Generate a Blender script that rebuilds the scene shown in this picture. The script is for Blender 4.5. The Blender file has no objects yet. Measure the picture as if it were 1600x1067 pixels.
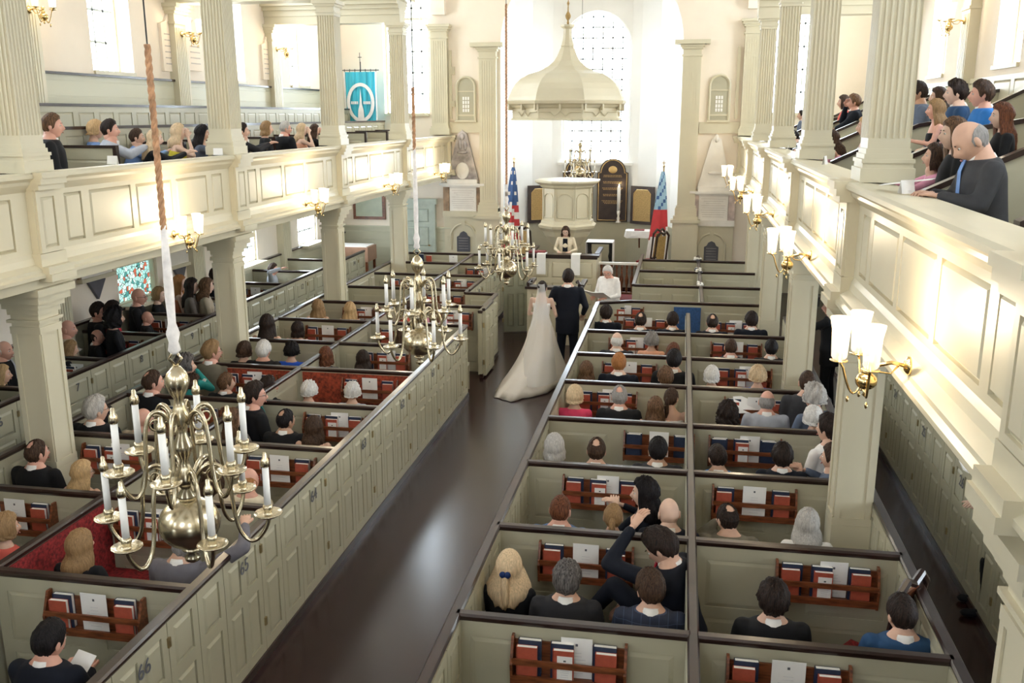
import bpy, bmesh, math, random
import numpy as np
from mathutils import Matrix, Vector, Euler
random.seed(7)
PI=math.pi
S=bpy.context.scene
# ---------------------------------------------------------------- camera
CAMZ=4.4
cd=bpy.data.cameras.new('camera'); cam=bpy.data.objects.new('camera',cd); S.collection.objects.link(cam); S.camera=cam
cd.sensor_width=36.0; cd.lens=36.0*1455.5/1600; cd.clip_end=200
YAW,PIT,ROL=[math.radians(a) for a in (-10.2303,13.6743,-0.0448)]
_f=Vector((math.sin(YAW)*math.cos(PIT),math.cos(YAW)*math.cos(PIT),-math.sin(PIT)))
_r=Vector((math.cos(YAW),-math.sin(YAW),0)); _u=_r.cross(_f)
_r,_u=_r*math.cos(ROL)+_u*math.sin(ROL),_u*math.cos(ROL)-_r*math.sin(ROL)
cam.matrix_world=Matrix(((_r.x,_u.x,-_f.x,0),(_r.y,_u.y,-_f.y,0),(_r.z,_u.z,-_f.z,CAMZ),(0,0,0,1)))
def atz(px,py,z):
    d=_f+_r*((px-800)/1455.5)-_u*((py-533.5)/1455.5); t=(z-CAMZ)/d.z
    return Vector((d.x*t,d.y*t,z))
# ---------------------------------------------------------------- world, exposure
W=bpy.data.worlds.new('world'); S.world=W; W.use_nodes=True
W.node_tree.nodes['Background'].inputs[0].default_value=(0.85,0.93,1,1)
W.node_tree.nodes['Background'].inputs[1].default_value=1.0
S.view_settings.view_transform='Standard'; S.view_settings.look='None'
S.view_settings.exposure=0.33; S.view_settings.gamma=1.0
WIN_E=15.5      # brightness of the daylit window glass
SCONCE_W=19.0
try:
    S.cycles.use_denoising=True; S.cycles.max_bounces=7; S.cycles.diffuse_bounces=5
    S.cycles.glossy_bounces=3; S.cycles.transparent_max_bounces=12; S.cycles.sample_clamp_indirect=6.0
    S.cycles.caustics_reflective=False; S.cycles.caustics_refractive=False
except Exception: pass
# ---------------------------------------------------------------- materials
MATS={}
def mat(name,col,rough=0.6,metal=0.0,noise=0.06,scale=6.0,emit=0.0,trans=0.0,coat=0.0,bump=0.0,spec=0.5,stretch=None):
    if name in MATS: return MATS[name]
    m=bpy.data.materials.new(name); m.use_nodes=True; nt=m.node_tree; b=nt.nodes['Principled BSDF']
    b.inputs['Roughness'].default_value=rough; b.inputs['Metallic'].default_value=metal
    b.inputs['Specular IOR Level'].default_value=spec
    if coat: b.inputs['Coat Weight'].default_value=coat; b.inputs['Coat Roughness'].default_value=0.12
    tc=nt.nodes.new('ShaderNodeTexCoord'); n=nt.nodes.new('ShaderNodeTexNoise'); n.inputs['Scale'].default_value=scale; n.inputs['Detail'].default_value=4
    vec=tc.outputs['Object']
    if stretch:
        mp=nt.nodes.new('ShaderNodeMapping'); mp.inputs['Scale'].default_value=stretch
        nt.links.new(vec,mp.inputs[0]); vec=mp.outputs[0]
    nt.links.new(vec,n.inputs['Vector'])
    r=nt.nodes.new('ShaderNodeValToRGB'); r.color_ramp.elements[0].position=0.3; r.color_ramp.elements[1].position=0.7
    a=tuple(max(0,c*(1-noise*2)) for c in col); c2=tuple(min(1,c*(1+noise)) for c in col)
    r.color_ramp.elements[0].color=(*a,1); r.color_ramp.elements[1].color=(*c2,1)
    nt.links.new(n.outputs['Fac'],r.inputs[0]); nt.links.new(r.outputs[0],b.inputs['Base Color'])
    if bump:
        bp=nt.nodes.new('ShaderNodeBump'); bp.inputs['Strength'].default_value=bump; bp.inputs['Distance'].default_value=0.01
        nt.links.new(n.outputs['Fac'],bp.inputs['Height']); nt.links.new(bp.outputs[0],b.inputs['Normal'])
    if emit:
        b.inputs['Emission Color'].default_value=(*col,1); b.inputs['Emission Strength'].default_value=emit
    if trans:
        out=nt.nodes['Material Output']; t=nt.nodes.new('ShaderNodeBsdfTransparent'); mx=nt.nodes.new('ShaderNodeMixShader')
        mx.inputs[0].default_value=trans; nt.links.new(b.outputs[0],mx.inputs[1]); nt.links.new(t.outputs[0],mx.inputs[2]); nt.links.new(mx.outputs[0],out.inputs[0])
    MATS[name]=m; return m
TRIM=mat('sage_cream_paint',(0.64,0.585,0.435),0.38,noise=0.02,scale=2,spec=0.5)
PEWP=mat('pew_green_grey_paint',(0.46,0.43,0.315),0.38,noise=0.03,scale=3)
PLAS=mat('cream_plaster',(0.90,0.80,0.68),0.8,noise=0.02,scale=1.5)
WHITEP=mat('white_plaster',(0.90,0.89,0.86),0.8,noise=0.02,scale=1.5)
CAPW=mat('dark_mahogany_rail',(0.030,0.014,0.011),0.28,noise=0.2,scale=4,coat=0.2)
MAHO=mat('mahogany_rack_wood',(0.20,0.060,0.022),0.35,noise=0.3,scale=8,stretch=(1,6,6))
BRASS=mat('polished_brass',(0.83,0.62,0.30),0.18,1.0,noise=0.08)
PEWT=mat('silvered_brass',(0.60,0.52,0.37),0.24,1.0,noise=0.08)
DKBR=mat('black_iron',(0.03,0.028,0.028),0.5,0.4)
CAND=mat('candle_wax',(0.93,0.90,0.85),0.5,noise=0.02)
REDB=mat('red_book_cloth',(0.44,0.085,0.048),0.6,noise=0.08,scale=20)
NAVB=mat('navy_book_cloth',(0.018,0.030,0.070),0.55,noise=0.1,scale=20)
PAGE=mat('book_pages',(0.88,0.85,0.80),0.7,noise=0.03,scale=40)
PAPR=mat('white_paper',(0.90,0.88,0.86),0.7,noise=0.015,scale=10)
INK=mat('printed_ink',(0.12,0.12,0.14),0.7)
REDV=mat('crimson_damask',(0.30,0.020,0.022),0.8,noise=0.35,scale=40)
REDW=mat('red_brocade',(0.36,0.055,0.022),0.75,noise=0.35,scale=30)
PINKF=mat('pink_cushion_cloth',(0.62,0.24,0.28),0.8,noise=0.1,scale=30)
BLUF=mat('blue_cushion_cloth',(0.03,0.09,0.24),0.8,noise=0.15,scale=30)
GRNF=mat('dark_green_cushion',(0.06,0.11,0.10),0.8,noise=0.15,scale=30)
TILEW=mat('glass_daylight',(0.80,0.90,1.0),0.3,emit=WIN_E,noise=0.0)
LEAD=mat('window_lead_bars',(0.55,0.58,0.56),0.6)
FROST=mat('frosted_oval_daylight',(1.0,0.985,0.95),0.4,emit=1.6,noise=0.0)
BULB=mat('lamp_bulb_glow',(1.0,0.80,0.50),0.4,emit=90.0,noise=0.0)
SHADE=mat('lit_glass_shade',(1.0,0.90,0.74),0.05,trans=0.70,noise=0.0,emit=1.0)
ROPET=mat('tan_rope',(0.55,0.30,0.16),0.85,noise=0.2,scale=30)
ROPEW=mat('white_rope_sleeve',(0.86,0.80,0.76),0.8,noise=0.08,scale=30)
VEIL=mat('bridal_veil_tulle',(0.95,0.93,0.92),0.8,trans=0.55,noise=0.0)
TAB=mat('dark_tablet_board',(0.045,0.028,0.024),0.5,noise=0.2)
GOLD=mat('gilt_lettering',(0.62,0.42,0.18),0.35,0.7)
OCHR=mat('gilded_ground',(0.48,0.31,0.11),0.55,noise=0.25,scale=50)
MARB=mat('white_marble',(0.84,0.80,0.74),0.35,noise=0.05,scale=3)
MARG=mat('veined_grey_marble',(0.44,0.40,0.40),0.35,noise=0.30,scale=4)
MARBR=mat('brown_marble',(0.36,0.24,0.15),0.35,noise=0.3,scale=5)
SLATE=mat('slate_plaque',(0.10,0.10,0.12),0.4,noise=0.1)
def woodfloor():
    m=bpy.data.materials.new('dark_floorboards'); m.use_nodes=True; nt=m.node_tree; b=nt.nodes['Principled BSDF']; L=nt.links
    tc=nt.nodes.new('ShaderNodeTexCoord'); mp=nt.nodes.new('ShaderNodeMapping'); mp.inputs['Rotation'].default_value=(0,0,PI/2)
    br=nt.nodes.new('ShaderNodeTexBrick'); br.inputs['Scale'].default_value=1.0; br.inputs['Brick Width'].default_value=3.2; br.inputs['Row Height'].default_value=0.24
    br.inputs['Mortar Size'].default_value=0.003; br.inputs['Color1'].default_value=(0.034,0.012,0.011,1); br.inputs['Color2'].default_value=(0.024,0.0085,0.0085,1); br.inputs['Mortar'].default_value=(0.008,0.005,0.005,1)
    L.new(tc.outputs['Object'],mp.inputs[0]); L.new(mp.outputs[0],br.inputs['Vector']); L.new(br.outputs['Color'],b.inputs['Base Color'])
    n=nt.nodes.new('ShaderNodeTexNoise'); n.inputs['Scale'].default_value=1.2; L.new(tc.outputs['Object'],n.inputs['Vector'])
    mr=nt.nodes.new('ShaderNodeMapRange'); mr.inputs[3].default_value=0.17; mr.inputs[4].default_value=0.23; L.new(n.outputs['Fac'],mr.inputs[0]); L.new(mr.outputs[0],b.inputs['Roughness'])
    n2=nt.nodes.new('ShaderNodeTexNoise'); n2.inputs['Scale'].default_value=60; L.new(tc.outputs['Object'],n2.inputs['Vector'])
    bp=nt.nodes.new('ShaderNodeBump'); bp.inputs['Strength'].default_value=0.06; bp.inputs['Distance'].default_value=0.004; L.new(n2.outputs['Fac'],bp.inputs['Height']); L.new(bp.outputs[0],b.inputs['Normal'])
    b.inputs['Specular IOR Level'].default_value=0.36
    return m
FLOOR=woodfloor()
def boards():
    m=bpy.data.materials.new('painted_dado_boards'); m.use_nodes=True; nt=m.node_tree; b=nt.nodes['Principled BSDF']; L=nt.links
    b.inputs['Base Color'].default_value=(0.58,0.56,0.42,1); b.inputs['Roughness'].default_value=0.45
    tc=nt.nodes.new('ShaderNodeTexCoord'); sp=nt.nodes.new('ShaderNodeSeparateXYZ'); L.new(tc.outputs['Object'],sp.inputs[0])
    mm=nt.nodes.new('ShaderNodeMath'); mm.operation='FRACT'; ml=nt.nodes.new('ShaderNodeMath'); ml.operation='MULTIPLY'; ml.inputs[1].default_value=4.5
    L.new(sp.outputs[2],ml.inputs[0]); L.new(ml.outputs[0],mm.inputs[0])
    g=nt.nodes.new('ShaderNodeMath'); g.operation='GREATER_THAN'; g.inputs[1].default_value=0.06; L.new(mm.outputs[0],g.inputs[0])
    bp=nt.nodes.new('ShaderNodeBump'); bp.inputs['Strength'].default_value=1; bp.inputs['Distance'].default_value=0.01; L.new(g.outputs[0],bp.inputs['Height']); L.new(bp.outputs[0],b.inputs['Normal'])
    return m
DADO=boards()
def stained():
    m=bpy.data.materials.new('stained_glass_panes'); m.use_nodes=True; nt=m.node_tree; b=nt.nodes['Principled BSDF']; L=nt.links
    tc=nt.nodes.new('ShaderNodeTexCoord'); v=nt.nodes.new('ShaderNodeTexVoronoi'); v.inputs['Scale'].default_value=15; L.new(tc.outputs['Object'],v.inputs['Vector'])
    r=nt.nodes.new('ShaderNodeValToRGB'); r.color_ramp.interpolation='CONSTANT'; e=r.color_ramp.elements
    cols=[(0.35,0.62,0.55),(0.05,0.22,0.20),(0.55,0.72,0.60),(0.40,0.66,0.62),(0.30,0.60,0.55),(0.45,0.10,0.05),(0.6,0.75,0.7)]
    e[0].color=(*cols[0],1); e[1].position=0.25; e[1].color=(*cols[1],1)
    for i,c in enumerate(cols[2:]): x=e.new(0.38+i*0.11); x.color=(*c,1)
    sep=nt.nodes.new('ShaderNodeSeparateColor'); L.new(v.outputs['Color'],sep.inputs[0]); L.new(sep.outputs[0],r.inputs[0])
    v2=nt.nodes.new('ShaderNodeTexVoronoi'); v2.feature='DISTANCE_TO_EDGE'; v2.inputs['Scale'].default_value=15; L.new(tc.outputs['Object'],v2.inputs['Vector'])
    g=nt.nodes.new('ShaderNodeMath'); g.operation='GREATER_THAN'; g.inputs[1].default_value=0.045; L.new(v2.outputs['Distance'],g.inputs[0])
    g2=nt.nodes.new('ShaderNodeMath'); g2.operation='MULTIPLY'; g2.inputs[1].default_value=1.3; L.new(g.outputs[0],g2.inputs[0])
    L.new(r.outputs[0],b.inputs['Emission Color']); L.new(g2.outputs[0],b.inputs['Emission Strength']); b.inputs['Base Color'].default_value=(0.03,0.04,0.04,1)
    return m
STAIN=stained()
# ---------------------------------------------------------------- mesh helper
class M:
    def __init__(s): s.v=[]; s.f=[]; s.mi=[]; s.T=None
    def add(s,vs,fs,mi=0):
        o=len(s.v)
        if s.T is not None: vs=[tuple(s.T@Vector(p)) for p in vs]
        s.v+=[tuple(p) for p in vs]; s.f+=[tuple(i+o for i in f) for f in fs]; s.mi+=[mi]*len(fs); return s
    def box(s,x0,x1,y0,y1,z0,z1,mi=0):
        return s.add([(x0,y0,z0),(x1,y0,z0),(x1,y1,z0),(x0,y1,z0),(x0,y0,z1),(x1,y0,z1),(x1,y1,z1),(x0,y1,z1)],
            [(0,3,2,1),(4,5,6,7),(0,1,5,4),(1,2,6,5),(2,3,7,6),(3,0,4,7)],mi)
    def loft(s,rings,mi=0,cap=True,closed=True):
        n=len(rings[0]); vs=[p for r in rings for p in r]; fs=[]
        for i in range(len(rings)-1):
            for j in range(n if closed else n-1):
                k=(j+1)%n; fs.append((i*n+j,i*n+k,(i+1)*n+k,(i+1)*n+j))
        if cap and closed:
            fs.append(tuple(range(n-1,-1,-1))); fs.append(tuple((len(rings)-1)*n+j for j in range(n)))
        return s.add(vs,fs,mi)
    def lathe(s,prof,c=(0,0,0),n=16,mi=0,cap=True,rot=0,sx=1,sy=1):
        return s.loft([[(c[0]+sx*r*math.cos(rot+2*PI*j/n),c[1]+sy*r*math.sin(rot+2*PI*j/n),c[2]+z) for j in range(n)] for r,z in prof],mi,cap)
    def ell(s,c,r,mi=0,nu=10,nv=7):
        R=[]
        for i in range(nv+1):
            a=-PI/2+PI*i/nv; k=max(math.cos(a),0.02)
            R.append([(c[0]+r[0]*k*math.cos(2*PI*j/nu),c[1]+r[1]*k*math.sin(2*PI*j/nu),c[2]+r[2]*math.sin(a)) for j in range(nu)])
        return s.loft(R,mi)
    def tube(s,pts,r,n=6,mi=0,closed=False):
        pts=[Vector(p) for p in pts]; R=[]; rs=r if isinstance(r,(list,tuple)) else [r]*len(pts); pu=None
        for i,p in enumerate(pts):
            t=(pts[min(i+1,len(pts)-1)]-pts[max(i-1,0)]).normalized()
            if pu is None: pu=t.cross(Vector((0,0,1)) if abs(t.z)<0.9 else Vector((1,0,0))).normalized()
            u=(pu-t*pu.dot(t)).normalized(); w=t.cross(u); pu=u
            R.append([tuple(p+u*rs[i]*math.cos(2*PI*j/n)+w*rs[i]*math.sin(2*PI*j/n)) for j in range(n)])
        return s.loft(R,mi)
    def capsule(s,a,b,ra,rb,n=10,mi=0):
        a=Vector(a); b=Vector(b); t=(b-a); L=t.length; t=t/max(L,1e-6)
        pts=[];rs=[]
        for q in (1.0,0.75,0.4): pts.append(a-t*ra*q); rs.append(ra*math.sqrt(max(0.01,1-q*q)))
        for q in (0,0.5,1): pts.append(a+(b-a)*q); rs.append(ra+(rb-ra)*q)
        for q in (0.4,0.75,1.0): pts.append(b+t*rb*q); rs.append(rb*math.sqrt(max(0.01,1-q*q)))
        return s.tube(pts,rs,n,mi)
    def prism(s,poly,y0,y1,mi=0):      # outline in x,z extruded along y
        n=len(poly); vs=[(x,y0,z) for x,z in poly]+[(x,y1,z) for x,z in poly]
        fs=[tuple(range(n)),tuple(range(2*n-1,n-1,-1))]+[(i,i+n,(i+1)%n+n,(i+1)%n) for i in range(n)]
        return s.add(vs,fs,mi)
    def frust(s,x0,x1,z0,z1,y0,y1,b,mi=0):   # raised field with bevelled edge, front towards -y
        vs=[(x0,y0,z0),(x1,y0,z0),(x1,y0,z1),(x0,y0,z1),(x0+b,y1,z0+b),(x1-b,y1,z0+b),(x1-b,y1,z1-b),(x0+b,y1,z1-b)]
        return s.add(vs,[(4,5,6,7),(0,1,5,4),(1,2,6,5),(2,3,7,6),(3,0,4,7)],mi)
    def panels(s,x0,x1,z0,z1,xs,zs,t=0.03,fr=0.014,mi=0,back=False):
        """board from y=0 to t with framed, fielded panels on its -y face"""
        s.box(x0,x1,0,t,z0,z1,mi)
        def side(sg,yo):
            def bx(a,b,c,d):
                ya,yb=(yo-fr,yo) if sg<0 else (yo,yo+fr)
                s.box(a,b,ya,yb,c,d,mi)
            e=x0
            for a,b in xs: bx(e,a,z0,z1); e=b
            bx(e,x1,z0,z1)
            for a,b in xs:
                g=z0
                for c,d in zs: bx(a,b,g,c); g=d
                bx(a,b,g,z1)
            for a,b in xs:
                for c,d in zs:
                    k=min(0.03,(b-a)*.2,(d-c)*.2)
                    if sg<0: s.frust(a+.004,b-.004,c+.004,d-.004,yo,yo-fr*1.1,k,mi)
                    else:
                        s.add([(a,yo,c),(a,yo,d),(b,yo,d),(b,yo,c),(a+k,yo+fr,c+k),(a+k,yo+fr,d-k),(b-k,yo+fr,d-k),(b-k,yo+fr,c+k)],[(4,5,6,7),(0,1,5,4),(1,2,6,5),(2,3,7,6),(3,0,4,7)],mi)
        side(-1,0)
        if back: side(1,t)
        return s
    def build(s,name,mats,parent=None,smooth=False,loc=None,label=None):
        me=bpy.data.meshes.new(name); me.from_pydata(s.v,[],s.f); me.update()
        if not isinstance(mats,(list,tuple)): mats=[mats]
        for m in mats: me.materials.append(m)
        if len(mats)>1: me.polygons.foreach_set('material_index',s.mi)
        if smooth: me.polygons.foreach_set('use_smooth',[True]*len(s.f))
        o=bpy.data.objects.new(name,me); S.collection.objects.link(o)
        if loc is not None: o.location=loc
        if parent is not None: o.parent=parent
        if label: o['label']=label
        return o
def rotz(a,loc=(0,0,0)): return Matrix.Translation(loc)@Matrix.Rotation(a,4,'Z')
def thing(name,label,cat,loc=(0,0,0),rz=0,group=None):
    o=bpy.data.objects.new(name,None); S.collection.objects.link(o); o.empty_display_size=0.1
    o.location=loc; o.rotation_euler=(0,0,rz); o['label']=label; o['category']=cat
    if group: o['group']=group
    return o
def tag(o,label,cat,group=None):
    o['label']=label; o['category']=cat
    if group: o['group']=group
    return o
def struct(o): o['kind']='structure'; return o
def rel(m,root):         # world coordinates -> coordinates of the root
    inv=(Matrix.Translation(root.location)@root.rotation_euler.to_matrix().to_4x4()).inverted()
    m.v=[tuple(inv@Vector(p)) for p in m.v]; return m
def copy_tree(o,parent=None):
    c=o.copy(); S.collection.objects.link(c); c.parent=parent
    for ch in list(o.children): copy_tree(ch,c)
    return c
ORD=['first','second','third','fourth','fifth','sixth','seventh','eighth','ninth','tenth','eleventh','twelfth','thirteenth','fourteenth']
# ================================================================ the shell
XL,XR,YE,YW,ZC=-9.05,4.35,24.2,-5.0,9.6
CX=-2.37
BAYS=[-0.5,3.70,8.0,12.05,16.1,20.15,24.2]
MID=[1.65,5.98,10.03,14.08,18.15,22.1]
struct(M().box(XL-.6,XR+.6,YW-.4,27,-.3,0).build('floor',FLOOR))
struct(M().box(XL-.6,XR+.6,YW-.4,27.5,ZC,ZC+.2).build('ceiling',WHITEP))
def wall_grid(m,u0,u1,z0,z1,holes,fn,mi=0):
    us=sorted({u0,u1,*[h[0] for h in holes],*[h[1] for h in holes]}); zs=sorted({z0,z1,*[h[2] for h in holes],*[h[3] for h in holes]})
    for a,b in zip(us,us[1:]):
        for c,d in zip(zs,zs[1:]):
            cu,cz=(a+b)/2,(c+d)/2
            if any(h[0]<cu<h[1] and h[2]<cz<h[3] for h in holes): continue
            fn(m,a,b,c,d,mi)
UP=(5.05,8.0); LO=(1.3,2.65)
upL=[(14.2,1.12),(18.3,1.12),(21.75,1.1)]; upLw=[5.98,10.0,1.9,-2.2]
holesL=[(c-w/2,c+w/2,*UP) for c,w in upL]+[(c-.55,c+.55,*UP) for c in upLw]+[(c-.60,c+.60,*LO) for c in (14.3,10.0,18.3,21.75,5.9)]
m=M(); wall_grid(m,YW,YE,0,ZC,holesL,lambda m,a,b,c,d,i:m.box(XL-.45,XL,a,b,c,d,i)); struct(m.build('wall_left',PLAS))
holesR=[(c-.55,c+.55,*UP) for c in (14.45,18.25,21.8,10.0,5.98,1.9,-2.2)]+[(c-.55,c+.55,*LO) for c in (10,14.3,18.3,5.9)]
m=M(); wall_grid(m,YW,YE,0,ZC,holesR,lambda m,a,b,c,d,i:m.box(XR,XR+.45,a,b,c,d,i)); struct(m.build('wall_right',PLAS))
WW=[(-7.9,-6.9),(-3.0,-1.7),(2.1,3.1)]  # unseen back-wall windows, added; number and size set by the light they give
m=M(); wall_grid(m,XL-.45,XR+.45,0,ZC,[(a,b,5.4,8.0) for a,b in WW]+[(a,b,1.2,2.7) for a,b in (WW[0],WW[2])],lambda m,a,b,c,d,i:m.box(a,b,YW-.3,YW,c,d,i)); struct(m.build('wall_back',PLAS))
wn=[0]
def window(u0,u1,z0,z1,kind,arch=False,glass=TILEW,nx=4,nz=6):
    """sash window; kind L/R side wall, E east wall, W back wall"""
    wn[0]+=1
    m=M(); c=(u0+u1)/2; w=(u1-u0)/2; s=.05; d=.05
    root=bpy.data.objects.new('window_%d'%wn[0],None); S.collection.objects.link(root); root['kind']='structure'
    m.box(-w,-w+s,-d,d,0,z1-z0); m.box(w-s,w,-d,d,0,z1-z0); m.box(-w,w,-d,d,0,s); m.box(-w,w,-d,d,z1-z0-s,z1-z0); 
    m.box(-w,w,-d*.8,d*.8,(z1-z0)*.5-.03,(z1-z0)*.5+.03)
    m.box(-w+.001,w-.001,-.34,0,-.03,.03)
    p=M(); p.add([(-w,.03,0),(w,.03,0),(w,.03,z1-z0),(-w,.03,z1-z0)],[(0,1,2,3)])
    b=M()
    for i in range(1,nx): x=-w+2*w*i/nx; b.box(x-.019,x+.019,-.01,.02,0,z1-z0)
    for i in range(1,nz): z=(z1-z0)*i/nz; b.box(-w,w,-.01,.02,z-.019,z+.019)
    rz,loc={'L':(PI/2,(XL-(.30 if z0>3 else .09),c,z0)),'R':(-PI/2,(XR+.30,c,z0)),'E':(0,(c,YE+.26,z0)),'W':(PI,(c,YW-.2,z0))}[kind]
    root.location=loc; root.rotation_euler=(0,0,rz)
    m.build('window_frame',TRIM,root); p.build('window_pane',glass,root); b.build('muntins',LEAD,root)
for c,w in upL: window(c-w/2,c+w/2,*UP,'L')
for c in upLw: window(c-.55,c+.55,*UP,'L')
for c in (14.45,18.25,21.8,10.0,5.98,1.9,-2.2): window(c-.55,c+.55,*UP,'R')
for c in (10.0,14.3,5.9): window(c-.60,c+.60,*LO,'L',glass=STAIN,nx=1,nz=2)
for c in (18.3,21.75): window(c-.60,c+.60,*LO,'L',nz=4)
for c in (10,14.3,18.3,5.9): window(c-.55,c+.55,*LO,'R',nz=4)
for a,b in WW: window(a,b,5.4,8.0,'W')  # added glowing panes behind the camera, lighting surfaces that face it
for a,b in (WW[0],WW[2]): window(a,b,1.2,2.7,'W')
# east wall: chancel opening with round arch, aisle windows
C0,C1,ZS=-4.66,-0.10,6.1
m=M()
eh=[(C0,C1,0,ZC),(-7.75,-6.55,4.4,9.2),(1.85,3.0,4.4,9.2)]
wall_grid(m,XL-.45,XR+.45,0,ZC,eh,lambda m,a,b,c,d,i:m.box(a,b,YE,YE+.35,c,d,i))
rA=(C1-C0)/2; ca=(C0+C1)/2; N=24
arc=[(ca-rA*math.cos(PI*i/N),ZS+rA*math.sin(PI*i/N)) for i in range(N+1)]
for (x0,z0),(x1,z1) in zip(arc,arc[1:]):
    m.add([(x0,YE,z0),(x1,YE,z1),(x1,YE,ZC),(x0,YE,ZC),(x0,YE+.35,z0),(x1,YE+.35,z1),(x1,YE+.35,ZC),(x0,YE+.35,ZC)],[(0,1,2,3),(0,4,5,1)])
struct(m.build('wall_east',PLAS))
window(-7.75,-6.55,4.4,9.2,'E',nx=5,nz=9); window(1.85,3.0,4.4,9.2,'E',nx=5,nz=9)
# apse
m=M(); PL=[(C0,YE+.35),(-4.45,25.1),(-4.05,25.6),(-3.55,25.9),(-3.30,26.0),(-1.44,26.0),(-1.19,25.9),(-.69,25.6),(-.3,25.1),(C1,YE+.35)]
EW=(-3.30,-1.44,3.16,6.15)
for (xa,ya),(xb,yb) in zip(PL,PL[1:]):
    segs=[(0,ZC)] if abs(xa-EW[0])>.01 else [(0,EW[2])]
    for c,d in segs: m.add([(xa,ya,c),(xb,yb,c),(xb,yb,d),(xa,ya,d)],[(0,1,2,3)])
cw=(EW[0]+EW[1])/2; rw=(EW[1]-EW[0])/2; 
AR=[(cw-rw*math.cos(PI*i/20),EW[3]+rw*math.sin(PI*i/20)) for i in range(21)]
for (x0,z0),(x1,z1) in zip(AR,AR[1:]):
    m.add([(x0,26,z0),(x1,26,z1),(x1,26,ZC),(x0,26,ZC),(x0,26.25,z0),(x1,26.25,z1)],[(0,1,2,3),(0,4,5,1)])
for x in (EW[0],EW[1]): m.add([(x,26,EW[2]),(x,26.25,EW[2]),(x,26.25,EW[3]),(x,26,EW[3])],[(0,1,2,3)])
m.add([(EW[0],26,EW[2]),(EW[1],26,EW[2]),(EW[1],26.25,EW[2]),(EW[0],26.25,EW[2])],[(0,1,2,3)])
struct(m.build('wall_apse',WHITEP))
root=bpy.data.objects.new('window_20',None); S.collection.objects.link(root); root['kind']='structure'; root.location=(cw,26.2,EW[2])
H=EW[3]-EW[2]; p=M(); out=[(-rw,0),(rw,0)]+[(rw*math.cos(PI*i/20),H+rw*math.sin(PI*i/20)) for i in range(21)]
p.add([(x,0,z) for x,z in out],[tuple(range(len(out)))]); p.build('window_pane',TILEW,root)
fr=M(); pts=[(-rw+.03,-.08,0),(-rw+.03,-.08,H)]+[((rw-.03)*-math.cos(PI*i/20),-.08,H+(rw-.03)*math.sin(PI*i/20)) for i in range(1,20)]+[(rw-.03,-.08,H),(rw-.03,-.08,0)]
fr.tube(pts,.05,8); fr.box(-rw,rw,-.14,-.02,-.04,.05); fr.box(-rw-.1,rw+.1,-.30,-.05,-.10,-.03); fr.build('window_frame',WHITEP,root)
b=M()
for i in range(1,7):
    x=-rw+2*rw*i/7; b.box(x-.017,x+.017,-.04,-.01,0,H+math.sqrt(max(0,rw*rw-x*x)))
for i in range(1,16):
    z=.27*i; hw=rw if z<H else math.sqrt(max(0,rw*rw-(z-H)**2)); b.box(-hw,hw,-.04,-.01,z-.017,z+.017)
b.build('muntins',LEAD,root)
for i,(x,y,a) in enumerate(((-4.02,25.56,.82),(-.72,25.56,-.82))):
    m=M(); m.T=Matrix.Translation((x,y,5.55))@Matrix.Rotation(a,4,'Z')
    out=[(.36*math.cos(2*PI*k/28),.56*math.sin(2*PI*k/28)) for k in range(28)]
    m.prism(out,-.04,.06); o=struct(m.build('window_%d'%(21+i),FROST))
# arcade walls with arches over the gallery columns
def arcade(x0,x1,name):
    m=M()
    for a,b in zip(BAYS,BAYS[1:]):
        c=(a+b)/2; r=(b-a)/2-.2; zs=6.85; N=16
        A=[(c-r*math.cos(PI*i/N),zs+r*math.sin(PI*i/N)) for i in range(N+1)]
        for (y0,z0),(y1,z1) in zip(A,A[1:]):
            m.add([(x,y,z) for x in (x0,x1) for y,z in ((y0,z0),(y1,z1),(y1,ZC),(y0,ZC))],[(0,1,2,3),(4,7,6,5),(0,4,5,1)])
        for ya,yb in ((a,a+.2),(b-.2,b)): m.box(x0,x1,ya,yb,zs,ZC)
    return struct(m.build(name,PLAS))
arcade(-6.40,-6.05,'wall_arcade_left'); arcade(1.38,1.73,'wall_arcade_right')
# dado panelling, upper and lower, with dark cap
def dado(x,sg,z0,z1,name,cap=True,mt=DADO):
    m=M(); a,b=sorted((x,x+sg*.05)); m.box(a,b,YW,YE,z0,z1); o=struct(m.build(name,mt))
    c=M(); a,b=sorted((x,x+sg*.09)); c.box(a,b,YW,YE,z1,z1+.035); struct(c.build('trim_1',TRIM if not cap else CAPW))
dado(XL,1,0,1.28,'baseboard_left'); 
dado(XL,1,3.9,4.98,'baseboard_gallery_left',mt=DADO); dado(XR,-1,0,1.28,'baseboard_right')
m=M(); m.T=rotz(-PI/2,(XR-.03,YE,0)); 
n=34; wdt=(YE-YW)/n
m.panels(0,YE-YW,4.0,4.93,[(i*wdt+.07,(i+1)*wdt-.07) for i in range(n)],[(4.08,4.44),(4.54,4.86)],t=.03,fr=.03); struct(m.build('baseboard_gallery_right',TRIM))
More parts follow.
